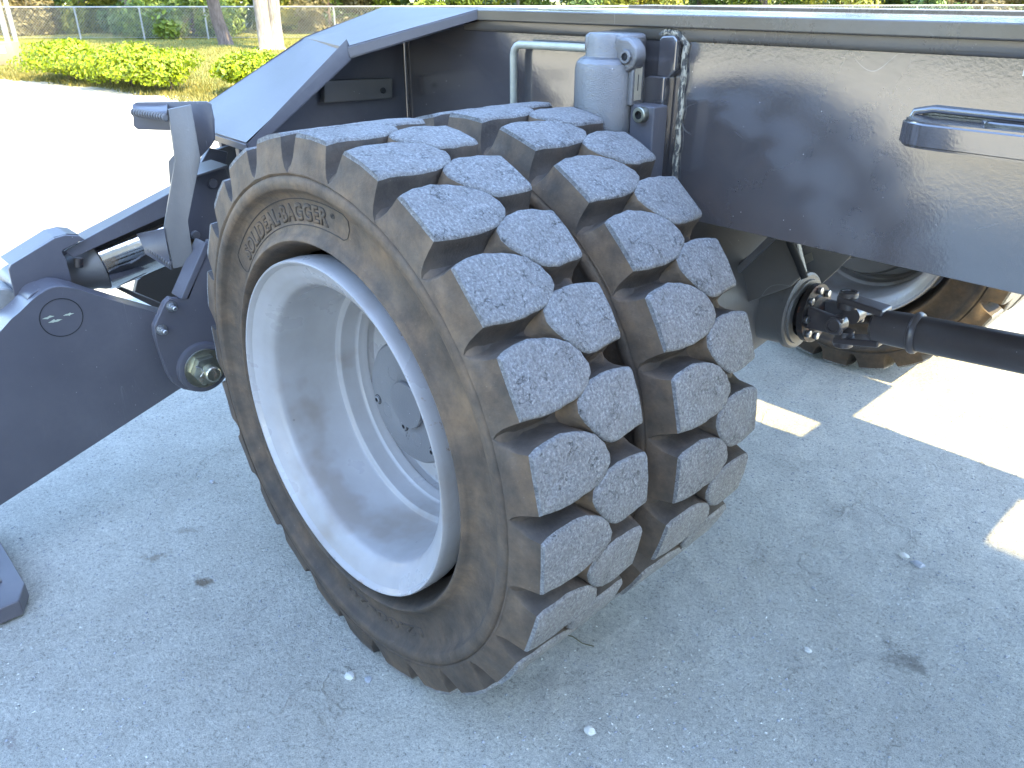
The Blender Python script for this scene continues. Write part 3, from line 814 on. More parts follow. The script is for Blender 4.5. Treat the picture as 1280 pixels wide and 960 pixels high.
# gutter between rim and tyre
# ---- hub
hub = revolve('hub', (0,0,0), (0,1,0), [(.176,.054),(.175,.056),(.175,.122),(.177,.129),(.183,.134),(.192,.1365),(.200,.137),(.235,.138),(.275,.140)], M_hub, mach, 64, True, False, 28)
hub.location = (0,0,R0)
cap = revolve('center_cap', (.004,0,.002), (0,1,0), [(.1655,.047),(.1655,.0495),(.1675,.051),(.178,.051)], M_hub, hub, 48)
def hp(r, a, y): return (r*math.cos(math.radians(a)), y, r*math.sin(math.radians(a)))
for (r, a) in ((.072,128.8),(.089,-150.3),(.078,-72.0),(.088,60),(.088,-15)):
    c = Vector(hp(r, a, .1751))
    revolve('plug', c, (0,-1,0), [(0,.0175),(.0006,.0170),(.0006,.0160),(-.0002,.0155),(-.0002,.0005)], M_hub, hub, 28)
for (r, a) in ((.112,-165.2),(.058,-103.5),(.112,45),(.112,-45)):
    c = Vector(hp(r, a, .176)); socket_bolt('bolt', c, (0,-1,0), .0085, .006, M_hub, M_black, hub)
    bmr = bmesh.new()
    path = [c+Vector((math.cos(t*PI/12)*.0105, -.001, math.sin(t*PI/12)*.0105)) for t in range(25)]
    bm_tube(bmr, path, .0009, 6); frombm('bolt_recess', bmr, M_black, hub, True)
# a few cast marks under the middle bolt
arc = Vector(hp(.075,-98,.175))
bmr = bmesh.new()
for i, (dx, dz) in enumerate(((-.006,.004),(0,.0),(.006,-.004),(-.004,-.008),(.002,-.013))):
    bm_prism(bmr, [arc+Vector((dx,-.0008,dz)), arc+Vector((dx+.004,-.0008,dz+.001)), arc+Vector((dx+.003,-.0008,dz+.005))], (0,.001,0), 0)
frombm('cast_mark', bmr, M_step, hub)
# axle between the wheels
revolve('axle_housing', (0,.26,R0), (0,1,0), [(0,.10),(.30,.105),(.45,.11),(.62,.13),(.78,.19),(.88,.225),(1.0,.235),(1.12,.225),(1.22,.19),(1.38,.13),(1.55,.11),(2.25,.10)], M_dkpaint, mach, 40)

# ---- frame
FY = .75
X0, X1 = -.735, 3.4
side = box('frame_panel', (X0, FY, .893), (X1, FY+.018, 1.262), M_panel, mach, .0015)
side['label'] = 'long glossy near side plate of the frame'
# top flange with rounded edge, then a set back strip
bm = bmesh.new()
prof = [(FY-.014,1.2620),(FY-.0165,1.2640),(FY-.017,1.266),(FY-.017,1.284),(FY-.0155,1.2862),(FY-.013,1.287),(FY+.04,1.287),(FY+.04,1.262)]
bm_prism(bm, [Vector((-.395, y, z)) for y, z in prof], (X1+.395, 0, 0), 0)
frombm('top_flange', bm, M_flange, mach, True, 50, True)
bm = bmesh.new()
prof = [(FY-.001,1.238),(FY-.005,1.242),(FY-.007,1.247),(FY-.007,1.2618),(FY+.01,1.2618),(FY+.01,1.238)]
bm_prism(bm, [Vector((-.46, y, z)) for y, z in prof], (X1+.46, 0, 0), 0)
frombm('flange_strip', bm, M_flange, mach, True, 50)
box('frame_panel', (X0, 1.742, .893), (X1, 1.76, 1.262), M_panel, mach)['label'] = 'far side plate of the frame'
box('top_flange', (X0, 1.728, 1.262), (X1, 1.857, 1.280), M_flange, mach)
box('deck_shade_plate', (.45, 1.762, 1.14), (1.295, 2.2, 1.16), M_dkpaint, mach)  # extra plate, added to shade the ground beside the far tyre
# deck plates, with the openings the sun falls through
for lo, hi in (((-.40,.79,1.255),(X1,1.405,1.275)), ((-1.3,1.405,1.255),(1.10,1.728,1.270)), ((1.10,1.405,1.255),(1.36,1.59,1.275)), ((1.36,1.405,1.255),(1.965,1.728,1.275))):
    box('deck_shade_plate', lo, hi, M_flange, mach, 0)
# vertical edge bead where the side plate ends
tube('weld_bead', [(-0.7165, 0.7450, 1.2064), (-0.7172, 0.7450, 1.0180), (-.72,.745,.95)], .006, M_panel, mach, 8)

# tie rail
rp = [(-.259,FY,1.00),(-.259,FY-.022,1.00)]
rp = [Vector((-.259,FY-.025,.98)), Vector((-.259,FY-.025,1.192)), Vector((-.256,FY-.025,1.203)), Vector((-.249,FY-.025,1.211)), Vector((-.238,FY-.025,1.2155)), Vector((-.10,FY-.025,1.2165)), Vector((0,FY-.025,1.217))]
tube('tie_rail', rp, .0088, M_rail, mach, 14)

# lock cylinder on the side of the frame
cx, cy = .083, .672
lc = revolve('lock_cylinder', (cx, cy, .80), (0,0,1), [(0,.070),(.02,.072),(.385,.072),(.398,.069),(.406,.062),(.410,.052),(.430,.048),(.446,.047),(.452,.044)], M_cast, mach, 28, True, True, 24)
lc['label'] = 'upright rough cast cylinder bolted to the frame'
prism('cylinder_head', [(cx-.045,cy-.035,1.215),(cx+.050,cy-.03,1.215),(cx+.055,cy+.05,1.215),(cx-.06,cy+.06,1.215)], (0,0,.038), M_cast, mach, .010)
prism('mounting_ear', [(cx+.035,cy-.03,1.182),(cx+.060,cy-.03,1.180),(cx+.080,cy-.03,1.190),(cx+.090,cy-.03,1.210),(cx+.086,cy-.03,1.230),(cx+.070,cy-.03,1.245),(cx+.035,cy-.03,1.248)], (0,.035,0), M_cast, mach, .006)
socket_bolt('bolt', (cx+.064, cy-.03, 1.213), (0,-1,0), .0135, .005, M_cast, M_black, mach)
prism('cylinder_lug', [(cx-.085,FY-.004,1.215),(cx-.015,FY-.004,1.215),(cx-.010,FY-.004,1.247),(cx-.075,FY-.004,1.252)], (0,-.030,0), M_cast, mach, .005)
box('name_plate_frame', (cx+.066, cy-.024, 1.122), (cx+.079, cy+.012, 1.206), M_cast, mach, .003)
box('name_plate', (cx+.079, cy-.017, 1.132), (cx+.0798, cy+.004, 1.196), M_plate, mach, 0)
box('name_plate_print', (cx+.0798, cy-.0085, 1.150), (cx+.0803, cy-.0060, 1.180), M_ink, mach, 0)
# bracket column beside it
prism('bracket_column', [(.158,FY,1.172),(.190,FY,1.172),(.203,FY,1.185),(.203,FY,1.240),(.193,FY,1.250),(.165,FY,1.248),(.158,FY,1.24)], (0,-.022,0), M_panel, mach, .004)
prism('bracket_column', [(.115,FY,.95),(.190,FY,.95),(.190,FY,1.174),(.150,FY,1.174),(.128,FY,1.164),(.115,FY,1.15)], (0,-.036,0), M_panel, mach, .004)
box('bracket_block', (.155,.655,.98), (.215,.70,1.125), M_paint, mach, .004)
socket_bolt('bolt', ((0.1884, 0.6550, 1.1085)[0],.655,(0.1884, 0.6550, 1.1085)[2]), (0,-1,0), .0150, .016, M_zinc, M_black, mach)
bm = bmesh.new()
path = [Vector((.212+.002*math.sin(i*1.7), FY-.004, .90+.0175*i)) for i in range(20)] + [Vector((.207,FY-.005,1.240)), Vector((.195,FY-.005,1.252)), Vector((.165,FY-.005,1.256)), Vector((.150,FY-.005,1.248))]
bm_tube(bm, path, .0065, 8); frombm('weld_bead', bm, M_weld, mach, True)

# lashing lug
bm = bmesh.new()
ox = [(.676,.750),(.672,.70),(.690,.672),(.72,.660),(.90,.655),(1.08,.660),(1.10,.70),(1.10,.750)]
ix = [(.80,.722),(.790,.713),(.795,.706),(.81,.702),(.98,.702),(1.0,.712),(.98,.722)]
zt, zb = 1.148, 1.108
def loopmesh(zt, zb):
    A = [bm.verts.new((x,y,zt)) for x,y in ox]; B = [bm.verts.new((x,y,zb)) for x,y in ox]
    D = [bm.verts.new((x,y,zt)) for x,y in ix]; E = [bm.verts.new((x,y,zb)) for x,y in ix]
    for Lp, Mp, fl in ((A,B,0),(D,E,1)):
        n = len(Lp)
        for i in range(n): bm.faces.new((Lp[i],Lp[(i+1)%n],Mp[(i+1)%n],Mp[i]))
    for Lp, Mp in ((A,D),(B,E)):
        es = []
        for R_ in (Lp, Mp):
            for i in range(len(R_)): 
                e = bm.edges.get((R_[i], R_[(i+1)%len(R_)])); es.append(e)
        bmesh.ops.triangle_fill(bm, edges=es, use_beauty=True)
loopmesh(zt, zb)
es = [e for e in bm.edges if len(e.link_faces) == 2 and e.calc_face_angle(0) > .6]
bmesh.ops.bevel(bm, geom=es, offset=.005, segments=3, affect='EDGES')
lug = frombm('lashing_lug', bm, M_panel, mach, True, 40); lug['label'] = 'thick welded lashing lug with a long slot'
tube('weld_bead', [(.668,.746,1.105),(.665,.746,1.13),(.672,.746,1.152),(.70,.746,1.158),(.85,.746,1.156),(1.1,.746,1.156)], .006, M_panel, mach, 8)
tube('weld_bead', [(.670,.746,1.103),(.72,.746,1.100),(.85,.746,1.101),(1.1,.746,1.100)], .006, M_panel, mach, 8)

# sticker with a thin printed border
box('sticker', (.812,FY-.0012,1.215), (1.00,FY-.0002,1.262), M_sticker, mach, 0)['label'] = 'cream sticker with a thin printed border'
for lo, hi in (((.820,FY-.0016,1.219),(.8212,FY-.0013,1.258)), ((.8212,FY-.0016,1.219),(.992,FY-.0013,1.2202)), ((.8212,FY-.0016,1.2568),(.992,FY-.0013,1.258))):
    box('sticker_print', lo, hi, M_ink, mach, 0)

# ---- stabiliser housing on the end of the frame
A = Vector((-.395,FY-.017,1.287)); Bn = Vector((-.60,.489,1.203)); Cn = Vector((-.63,.203,1.005))
Bf = Vector((-1.1000, 0.6588, 1.2062)); Cf = Vector((-1.0800, 0.2279, 1.0038)); Df = Vector((-1.02,.90,1.284)); 
bm = bmesh.new(); th = Vector((0,0,-.028))
bm_prism(bm, [A, Bn, Bf], (0,0,-.026), 0); bm_prism(bm, [A, Bf, Df], (0,0,-.026), 0); bm_prism(bm, [A, Df, Vector((-.395,.95,1.2865))], (0,0,-.026), 0)
bm_prism(bm, [Bn, Cn, Cf, Bf], (.0,.012,-.026), 0)
bmesh.ops.remove_doubles(bm, verts=bm.verts, dist=.0005)
es = [e for e in bm.edges if len(e.link_faces) == 2 and e.calc_face_angle(0) > .9]
bmesh.ops.bevel(bm, geom=es, offset=.004, segments=2, affect='EDGES')
o = frombm('sloping_cover', bm, M_paint, mach, True, 50, True); o['label'] = 'sloping thick plate at the end of the frame'
HX = -.74
prism('housing_plate', [(HX,.235,.975),(HX,.51,1.165),(HX,.76,1.235),(HX,.76,.50),(HX,.235,.50)], (-.02,0,0), M_paint, mach)
prism('housing_plate', [(-1.12,.36,1.01),(-1.12,.66,1.17),(-1.12,.80,1.235),(-1.12,1.1,1.235),(-1.12,1.1,.35),(-1.12,.50,.35),(-1.12,.36,.60)], (-.02,0,0), M_paint, mach)
# small welded bar on the housing
o = prism('stop_bar', [(-0.7350, 0.4822, 1.1201), (-0.7350, 0.6965, 1.1118), (-0.7350, 0.6920, 1.0596), (-0.7350, 0.4753, 1.0653)], (.022,0,0), M_dkpaint, mach, .003)
cyl('bolt', (-0.7130, 0.6597, 1.0828), Vector((-0.7130, 0.6597, 1.0828))+Vector((.006,0,0)), .008, M_black, mach, 12)
# lower front of the housing with ledge
prism('cheek_plate', [(-0.8300, 0.1376, 0.9068), (-0.8300, 0.2331, 0.9155), (-0.8300, 0.2551, 0.8070), (-0.8300, 0.2301, 0.6564), (-0.8300, 0.1580, 0.7386), (-0.8300, 0.0923, 0.7560), (-0.8300, 0.1027, 0.8537)], (-.020,0,0), M_paint, mach)
prism('ledge', [(-0.8100, 0.1254, 0.9096), (-0.8100, 0.2321, 0.9267), (-0.8100, 0.2310, 0.9207), (-0.8100, 0.1243, 0.9039)], (-.10,0,0), M_step, mach, .001)
cyl('bolt', (-0.8300, 0.1904, 0.8827), Vector((-0.8300, 0.1904, 0.8827))+Vector((.010,0,0)), .012, M_paint, mach, 16)
cyl('bolt', (-0.8300, 0.1209, 0.7610), Vector((-0.8300, 0.1209, 0.7610))+Vector((.012,0,0)), .011, M_step, mach, 16)
prism('inner_plate', [(-0.9800, 0.2632, 0.9435), (-0.9800, 0.3134, 0.9266), (-0.9800, 0.2843, 0.8537), (-0.9800, 0.2139, 0.5888), (-0.9800, 0.1457, 0.6048), (-0.9800, 0.1994, 0.8664)], (-.02,0,0), M_paint, mach)
prism('inner_plate', [(-1.0800, 0.3990, 0.9303), (-1.0800, 0.3184, 0.9175), (-1.0800, 0.2502, 0.8433), (-1.0800, 0.1979, 0.6778), (-1.0800, 0.1035, 0.6262), (-1.0800, 0.0336, 0.5946), (-1.0800, 0.0165, 0.5557), (-1.0800, 0.0856, 0.4785), (-1.0800, 0.3103, 0.3957)], (-.02,0,0), M_dkpaint, mach)
prism('link_bar', [(-0.9500, -0.0621, 0.6257), (-0.9500, -0.0496, 0.6271), (-0.9500, 0.0674, 0.5372), (-0.9500, 0.0630, 0.5145)], (-.03,0,0), M_dkpaint, mach, .002)
# bracket with bolts round the leg pivot
BX = -.705
prism('pivot_bracket', [(-0.7050, 0.0307, 0.6368), (-0.7050, 0.0094, 0.6423), (-0.7050, -0.0142, 0.6546), (-0.7050, -0.0301, 0.6442), (-0.7050, -0.0659, 0.5930), (-0.7050, -0.0693, 0.5663), (-0.7050, -0.0662, 0.5330), (-0.7050, -0.0587, 0.4598), (-0.7050, -0.0483, 0.4290), (-0.7050, -0.0277, 0.4057), (-0.7050, 0.0031, 0.3879), (-0.7050, 0.0375, 0.3852), (-0.7050, 0.0930, 0.4090), (-0.7050, 0.1579, 0.4546), (-0.7050, 0.1966, 0.6932), (-0.7050, 0.1076, 0.7751)], (-.022,0,0), M_paint, mach, .003)
prism('bracket_rib', [(-0.7000, 0.0080, 0.6461), (-0.7000, 0.0234, 0.6421), (-0.7000, 0.1074, 0.7639), (-0.7000, 0.0946, 0.7727)], (-.06,0,0), M_paint, mach, .002)
for px in ((-0.7050, -0.0166, 0.6322), (-0.7050, -0.0508, 0.5802)):
    p = Vector(px); hexnut('nut', p, (1,0,0), .0105, .010, M_steel, mach); cyl('bolt', p+Vector((.008,0,0)), p+Vector((.026,0,0)), .0058, M_steel, mach, 14)
    revolve('washer', p-Vector((0,0,0)), (1,0,0), [(0,.0135),(.002,.0135),(.002,.008)], M_steel, mach, 18)
pin = Vector((-0.7050, 0.0302, 0.4532))
revolve('pivot_boss', pin, (1,0,0), [(0,.068),(.012,.066),(.014,.062),(.014,.050)], M_paint, mach, 40)
revolve('washer', pin, (1,0,0), [(.0145,.053),(.018,.052),(.018,.02)], M_zinc, mach, 36)
hexnut('castle_nut', pin+Vector((.018,0,0)), (1,0,0), .040, .022, M_zinc, mach)
pinb = revolve('pivot_pin', pin+Vector((.036,0,0)), (1,0,0), [(0,.020),(.030,.020),(.033,.017),(.033,.0015),(.030,.001)], M_zinc, mach, 28)
tube('split_pin', [pin+Vector((.046,-.034,.026)), pin+Vector((.050,-.022,.020)), pin+Vector((.050,-.018,.006)), pin+Vector((.047,-.026,-.004))], .0025, M_steel, mach, 8)

# ---- stabiliser leg
leg_px = [(-0.7800, -0.0196, 0.3728), (-0.7800, -0.4803, 0.2246), (-0.7800, -1.0161, 0.0458), (-0.7800, -0.9279, 0.3113), (-0.7800, -0.5895, 0.5116), (-0.7800, -0.3715, 0.6440), (-0.7800, -0.3430, 0.6670), (-0.7800, -0.3222, 0.6787), (-0.7800, -0.3002, 0.6942), (-0.7800, -0.2790, 0.7062), (-0.7800, -0.2633, 0.7157), (-0.7800, -0.2472, 0.7195), (-0.7800, -0.2318, 0.7196), (-0.7800, -0.2157, 0.7147), (-0.7800, -0.1895, 0.6993), (-0.7800, -0.1585, 0.6775), (-0.7800, -0.0927, 0.6358), (-0.7800, -0.0223, 0.5934), (-0.7800, 0.0540, 0.5546), (-0.7800, 0.1299, 0.4146)]
leg = prism('stabiliser_leg', leg_px, (-.085,0,0), M_paint, mach, .004); leg['label'] = 'broad flat stabiliser leg reaching down to the left'
cc = Vector((-0.7800, -0.2431, 0.6433))
bm = bmesh.new(); path = [cc+Vector((.0002, math.cos(t*PI/20)*.046, math.sin(t*PI/20)*.046)) for t in range(41)]
bm_tube(bm, path, .0011, 6); frombm('disc_outline', bm, M_black, leg, True)
bm = bmesh.new(); rr = random.Random(4)
for (y0, z0, L) in ((-.040,.008,.026),(-.030,-.004,.030),(.004,.004,.024)):
    n_ = 9; topv = [cc+Vector((.0008, y0+L*i/n_, z0+rr.uniform(.001,.006)*(1-abs(2*i/n_-1)))) for i in range(n_+1)]
    botv = [cc+Vector((.0008, y0+L*i/n_, z0-rr.uniform(.001,.004)*(1-abs(2*i/n_-1))-.0005)) for i in range(n_, -1, -1)]
    bm.faces.new([bm.verts.new(p) for p in topv+botv])
frombm('paint_chip', bm, flat('primer_chip', (.42,.46,.36)), leg)
# foot pad
FP = [(-0.6401, -0.5141, 0.0060), (-0.7257, -0.5114, 0.0060)]
pad = prism('foot_pad', [(-.640,-.520,.045),(-.70,-.492,.045),(-1.02,-.492,.045),(-1.05,-.54,.045),(-1.05,-1.0,.045),(-.640,-1.0,.045)], (0,0,-.043), M_paint, mach, .004)
prism('foot_rib', [(-.74,-.53,.046),(-.74,-.95,.046),(-.74,-.95,.14),(-.74,-.62,.12)], (-.02,0,0), M_paint, mach)
prism('foot_rib', [(-.94,-.53,.046),(-.94,-.95,.046),(-.94,-.95,.14),(-.94,-.62,.12)], (-.02,0,0), M_paint, mach)
# guards over the cylinder end
gx = -.87
prism('end_guard', [(-0.8700, -0.3134, 0.4827), (-0.8700, -0.3122, 0.6343), (-0.8700, -0.3109, 0.6461), (-0.8700, -0.2969, 0.6545), (-0.8700, -0.2197, 0.6834), (-0.8700, -0.1680, 0.6706), (-0.8700, -0.1793, 0.7626), (-0.8700, -0.1855, 0.7739), (-0.8700, -0.1786, 0.7803), (-0.8700, -0.1316, 0.7885), (-0.8700, -0.1381, 0.7997), (-0.8700, -0.1686, 0.8077), (-0.8700, -0.1902, 0.8061), (-0.8700, -0.2714, 0.7690), (-0.8700, -0.2963, 0.7629), (-0.8700, -0.3034, 0.7549)], (-.012,0,0), M_paint, mach, .002) if False else None
prism('end_guard', [(-0.8700, -0.2999, 0.5303), (-0.8700, -0.3167, 0.5055), (-0.8700, -0.3038, 0.7531), (-0.8700, -0.2963, 0.7629), (-0.8700, -0.2705, 0.7726), (-0.8700, -0.1939, 0.8049), (-0.8700, -0.1686, 0.8077), (-0.8700, -0.1398, 0.8000), (-0.8700, -0.1281, 0.7878), (-0.8700, -0.1559, 0.7855), (-0.8700, -0.1829, 0.7773), (-0.8700, -0.1881, 0.7705), (-0.8700, -0.1811, 0.7551), (-0.8700, -0.1812, 0.7088), (-0.8700, -0.1880, 0.6486), (-0.8700, -0.2091, 0.5586)], (-.010,0,0), M_paint, mach, .002)
prism('end_guard', [(-0.8800, -0.2977, 0.7609), (-0.8800, -0.2677, 0.7736), (-0.8800, -0.1908, 0.8061), (-0.8800, -0.1619, 0.8082), (-0.8800, -0.1382, 0.8016), (-0.8800, -0.1395, 0.7959), (-0.8800, -0.1632, 0.8026), (-0.8800, -0.1921, 0.8005), (-0.8800, -0.2696, 0.7663), (-0.8800, -0.2955, 0.7565)], (-.085,0,0), M_paint, mach, 0)
prism('end_guard', [(-0.9750, -0.2853, 0.4818), (-0.9750, -0.3044, 0.4425), (-0.9750, -0.2857, 0.7237), (-0.9750, -0.2778, 0.7341), (-0.9750, -0.2507, 0.7443), (-0.9750, -0.1703, 0.7782), (-0.9750, -0.1436, 0.7811), (-0.9750, -0.1134, 0.7731), (-0.9750, -0.1640, 0.6139), (-0.9750, -0.1861, 0.5194)], (-.010,0,0), M_paint, mach, .002)
# cylinder
ca = (Vector((-0.9500, -0.1161, 0.7623))+Vector((-0.9500, -0.0719, 0.6370)))/2; cb = (Vector((-0.9500, 0.0529, 0.7884))+Vector((-0.9500, 0.0914, 0.6707)))/2
dd = (cb-ca); dd.x = 0; dn = dd.normalized()
rad_ = .070
cyl('hydraulic_rod', ca, ca+dn*.62, rad_, M_chrome, mach, 64)
revolve('rod_eye', ca-dn*.11, dn, [(0,.040),(.05,.048),(.085,.056),(.10,.064),(.109,.066)], M_dkpaint, mach, 40)
cyl('grease_fitting', (-0.8900, -0.1540, 0.7201), (-0.8900, -0.1486, 0.7434), .011, M_rust, mach, 12)
cyl('rod_pin', (-.80, (ca-dn*.17).y, (ca-dn*.17).z), (-1.06, (ca-dn*.17).y, (ca-dn*.17).z), .045, M_paint, mach, 28)
revolve('end_boss', (-0.9000, -0.3294, 0.6709), (1,0,0), [(-.10,.035),(0,.035),(.004,.031),(.004,.001)], M_galv, mach, 28)
# channel shaped cover above the rod
q0, q1, q2 = Vector((-0.8850, -0.1603, 0.7471)), Vector((-0.8850, -0.1774, 0.7668)), Vector((-0.8850, -0.1299, 0.7830))
e2, e3 = Vector((-0.8850, 0.2125, 0.9021)), Vector((-0.8850, 0.2007, 0.8365))
o = prism('rod_cover', [q0, q1, q2, e2, e3], (-.008,0,0), M_paint, mach, .002); o['label'] = 'blue grey sheet cover above the chrome rod'
f2, f3 = Vector((-0.9900, -0.1119, 0.7759)), Vector((-0.9900, 0.2595, 0.8975))
prism('rod_cover', [q2+Vector((-.004,0,-.004)), e2+Vector((-.004,0,-.004)), f3, f2], (0,0,-.008), M_paint, mach, .001)

# ---- folding step
u_ = Vector((rt.x, rt.y, 0)).normalized(); dR = Vector((-.976,.217,0)).normalized(); fN = u_.cross(Vector((0,0,1)))  # towards the viewer
stp = [(-0.7800, 0.0962, 1.0793)]
def on(pa, w_=0, d_=0): return Vector(pa)+u_*w_+dR*d_
# re-lay the strip in one upright plane facing the viewer
P0 = Vector((-0.7800, 0.0962, 1.0793))
def onplane(o): return Vector(o)
strip = [(-0.7403, 0.0788, 1.0828), (-0.7426, 0.0764, 0.9685), (-0.7847, 0.0318, 0.8039), (-0.7824, 0.0343, 0.6988), (-0.7446, 0.0743, 0.7113), (-0.7430, 0.0760, 0.8219), (-0.7018, 0.1195, 0.9703), (-0.7020, 0.1193, 1.0933)]
bmx = bmesh.new(); bm_prism(bmx, [Vector(p) for p in strip], dR*.012, .0015)
o = frombm('step_rail', bmx, M_step, mach, True); o['label'] = 'cranked front rail of the folding step'
def rung(a, b, tread_h, label, up_):
    a = Vector(a); b = Vector(b)
    d = (b-a).normalized(); L = (b-a).length
    n_ = 13; bm = bmesh.new()
    # serrated grip edge: a row of short half rounds along a rod
    for i in range(n_):
        c = a.lerp(b, (i+.5)/n_)
        bm_revolve(bm, c-d*L/n_*.42, d, [(0,.0045),(L/n_*.14,.0095),(L/n_*.45,.0095),(L/n_*.60,.0045)], 12)
    bm_tube(bm, [a, b], .0060, 10)
    return frombm('rung', bm, M_step, mach, True, 30)
r1 = rung((-0.7452, 0.0736, 1.0651), (-0.8699, 0.0436, 1.0683), .03, '', 1)
t0 = Vector((-0.7413, 0.0778, 1.0846))
prism('step_tread', [(-0.7413, 0.0778, 1.0846), (-0.7465, 0.0723, 1.0651), (-0.8713, 0.0422, 1.0684), (-0.8880, 0.0536, 1.0841), (-0.8309, 0.1140, 1.0840)], (0,0,-.004), M_paint, mach, .001)
bmx = bmesh.new(); bp = [(-0.8896, 0.0519, 1.0823), (-0.8822, 0.0598, 1.0878), (-0.7652, 0.1835, 1.0894), (-0.7592, 0.1898, 1.0838), (-0.7582, 0.1908, 1.0468), (-0.7624, 0.1864, 0.9996), (-0.7710, 0.1773, 0.9843), (-0.7936, 0.1534, 0.9553), (-0.8059, 0.1404, 0.9553), (-0.8029, 0.1437, 1.0225), (-0.8888, 0.0528, 1.0246), (-0.8944, 0.0468, 1.0321)]
bm_prism(bmx, [Vector(p) for p in bp], fN*-.008, .0015)
o = frombm('step_back_plate', bmx, M_paint, mach, True); o['label'] = 'dark folded back plate of the step'
r2 = rung((-0.7838, 0.0329, 0.7093), (-0.9010, 0.0107, 0.7448), .03, '', 1)
c0 = Vector((-0.7847, 0.0318, 0.8039))
prism('step_tread', [(-0.7834, 0.0333, 0.8039), (-0.9087, 0.0027, 0.7701), (-0.9092, 0.0021, 0.7277), (-0.7855, 0.0311, 0.6967)], fN*.004, M_paint, mach, .001)
bmx = bmesh.new(); bp = [(-0.8480, 0.0959, 0.9476), (-0.8312, 0.1137, 0.9709), (-0.8263, 0.1189, 0.9670), (-0.8296, 0.1154, 0.9417), (-0.8526, 0.0910, 0.8721), (-0.8514, 0.0923, 0.9022)]
bm_prism(bmx, [Vector(p) for p in bp], fN*-.006, .001); frombm('step_rail', bmx, M_step, mach, True)

# ---- driveline
yc = 1.255
fl = Vector((.285, yc, .562))
ax = (Vector((.825, yc, .607))-Vector((.285, yc, .562))).normalized()
revolve('differential_nose', (-.05, yc, .555), (1,0,.02), [(0,.20),(.06,.18),(.12,.145),(.17,.118),(.23,.104),(.315,.098),(.335,.097),(.337,.104),(.350,.104),(.354,.098),(.354,.088),(.360,.086),(.360,.066),(.31,.055)], M_dkpaint, mach, 56)
revolve('coupling_flange', fl+ax*.01, ax, [(0,.045),(.030,.045),(.030,.078),(.046,.078),(.046,.050),(.052,.045)], M_rust, mach, 32)
for k in range(8):
    a = k*PI/4; d_, u3, v3 = basis(ax)
    c = fl+ax*.056+(u3*math.cos(a)+v3*math.sin(a))*.062
    hexnut('nut', c, ax, .010, .010, M_steel, mach); 
jc = fl+ax*.135
d_, u3, v3 = basis(ax)
for sgn in (-1, 1):   # flange yoke ears
    e = u3*sgn
    pts = [fl+ax*.05+e*.030+v3*.030, jc+ax*.02+e*.052+v3*.022, jc+ax*.02+e*.052-v3*.022, fl+ax*.05+e*.030-v3*.030]
    prism('yoke', [p_ for p_ in pts], e*.018, M_blkgloss, mach, .005)
    revolve('bearing_cap', jc-e*(-.030), e, [(0,.022),(.040,.022),(.042,.019),(.042,.014),(.038,.013),(.038,.001)], M_blkgloss, mach, 24)
    e = v3*sgn
    pts = [jc-ax*.02+e*.048+u3*.024, jc+ax*.10+e*.030+u3*.030, jc+ax*.10+e*.030-u3*.030, jc-ax*.02+e*.048-u3*.024]
    prism('yoke', [p_ for p_ in pts], e*.018, M_blkgloss, mach, .005)
    revolve('bearing_cap', jc+e*.030, e, [(0,.024),(.042,.024),(.044,.021),(.044,.016),(.040,.015),(.040,.001)], [M_blkgloss, M_rust], mach, 24, mi=[0,0,1,0,0])
revolve('slip_joint', jc+ax*.07, ax, [(0,.030),(.01,.042),(.095,.044),(.098,.050),(.104,.052),(.110,.050),(.114,.046)], M_blkgloss, mach, 40)
revolve('drive_shaft', jc+ax*.18, ax, [(0,.0425),(.002,.0435),(2.4,.0435)], M_blkgloss, mach, 48)
for k in range(3): revolve('shaft_clamp', jc+ax*(.168+.004*k), ax, [(0,.045),(.002,.0475),(.004,.045)], M_rust, mach, 36)
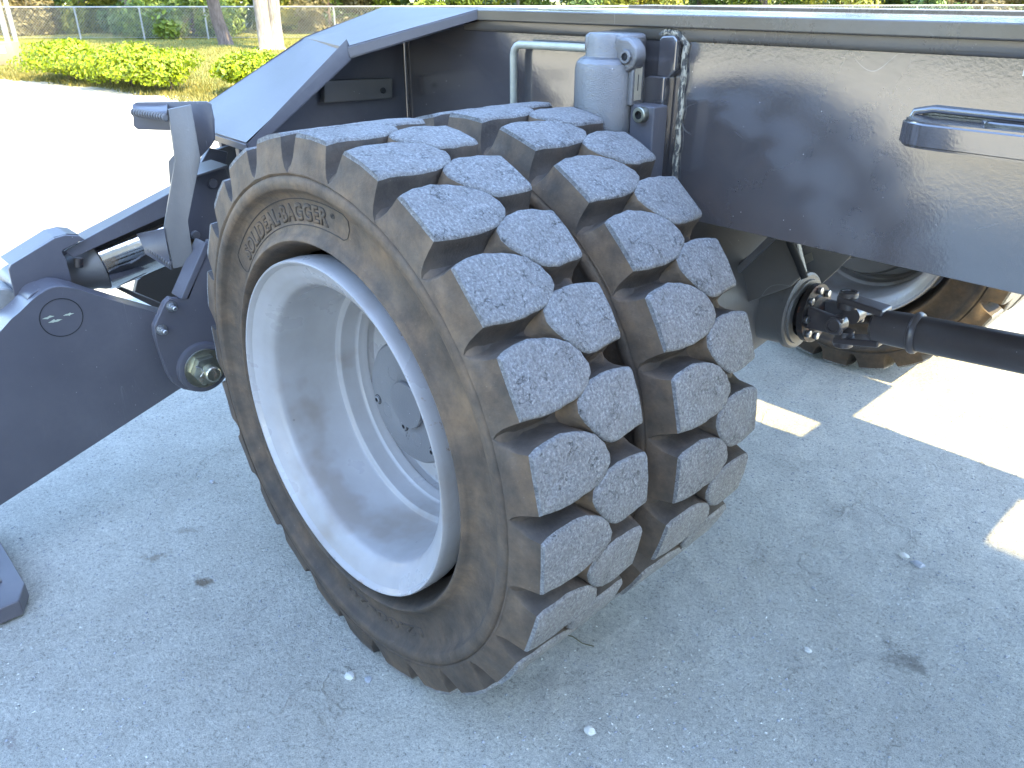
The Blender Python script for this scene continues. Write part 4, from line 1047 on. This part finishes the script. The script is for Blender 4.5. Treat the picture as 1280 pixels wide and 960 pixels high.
# web plates rising from the axle to the frame
pa = [(0.0812, 1.1200, 0.5753), (0.1344, 1.1200, 0.6503), (0.2662, 1.1200, 0.8020), (0.3008, 1.1200, 0.8247), (0.3523, 1.1200, 0.7101), (0.3175, 1.1200, 0.6641), (0.2036, 1.1200, 0.5904)]
prism('axle_web', pa, (0,.02,0), M_dkpaint, mach, .004)
prism('web_edge', [(0.1377, 1.1100, 0.6379), (0.1612, 1.1100, 0.6439), (0.2956, 1.1100, 0.8138), (0.2702, 1.1100, 0.8127)], (0,.03,0), M_step, mach, .002)
tube('hose', [(0.1000, 1.0668, 0.7131), (0.1200, 1.2236, 0.7197), (0.1200, 1.4108, 0.7214), (0.1200, 1.6138, 0.7388)], .013, M_black, mach, 10)
tube('hose', [(0.2910, 1.1000, 0.8245), (0.3153, 1.1000, 0.7803), (0.3485, 1.1000, 0.7340), (0.3659, 1.1000, 0.7060)], .009, M_black, mach, 10)
pb = [(0.0650, 1.4800, 0.7045), (0.2452, 1.4800, 0.6989), (0.3145, 1.4800, 0.6772), (0.2787, 1.4800, 0.6225), (0.2366, 1.4800, 0.5642), (0.1809, 1.4800, 0.5100), (0.1183, 1.4800, 0.4931)]
prism('axle_bracket', pb, (0,.006,0), flat('bracket_grey', (.20,.19,.18), .5), mach, .003)
lb = [(0.1612, 1.4780, 0.6289), (0.1943, 1.4780, 0.6532), (0.2032, 1.4780, 0.6313), (0.1706, 1.4780, 0.6044)]
prism('label_plate', lb, (0,-.002,0), M_plate, mach, 0)
k_ = Vector((0.1447, 1.4780, 0.6804)); revolve('washer', k_, (0,-1,0), [(0,.030),(.006,.030),(.008,.026),(.008,.014),(.003,.012),(.003,.001)], M_step, mach, 28)
# brake drum glimpsed inside the far rim, and brake hose
revolve('brake_drum', (0,2.29,R0), (0,1,0), [(0,.13),(.004,.20),(.02,.21),(.14,.215)], M_dkpaint, mach, 48)
tube('brake_hose', [(0.1428, 1.6000, 0.6531), (0.2116, 1.6000, 0.6237), (0.2932, 1.6000, 0.6420), (0.3851, 1.6000, 0.6441), (0.4460, 1.6000, 0.6673)], .010, M_black, mach, 8)

for o in bpy.data.objects:
    g = {'shrub': 'shrubs beyond the chain link fence', 'stone': 'loose stones on the gravel', 'added shade container': 'stacked containers added to cast shade', 'hedge': 'low hedges on the verge'}.get(o.get('category'))
    if g: o['group'] = g
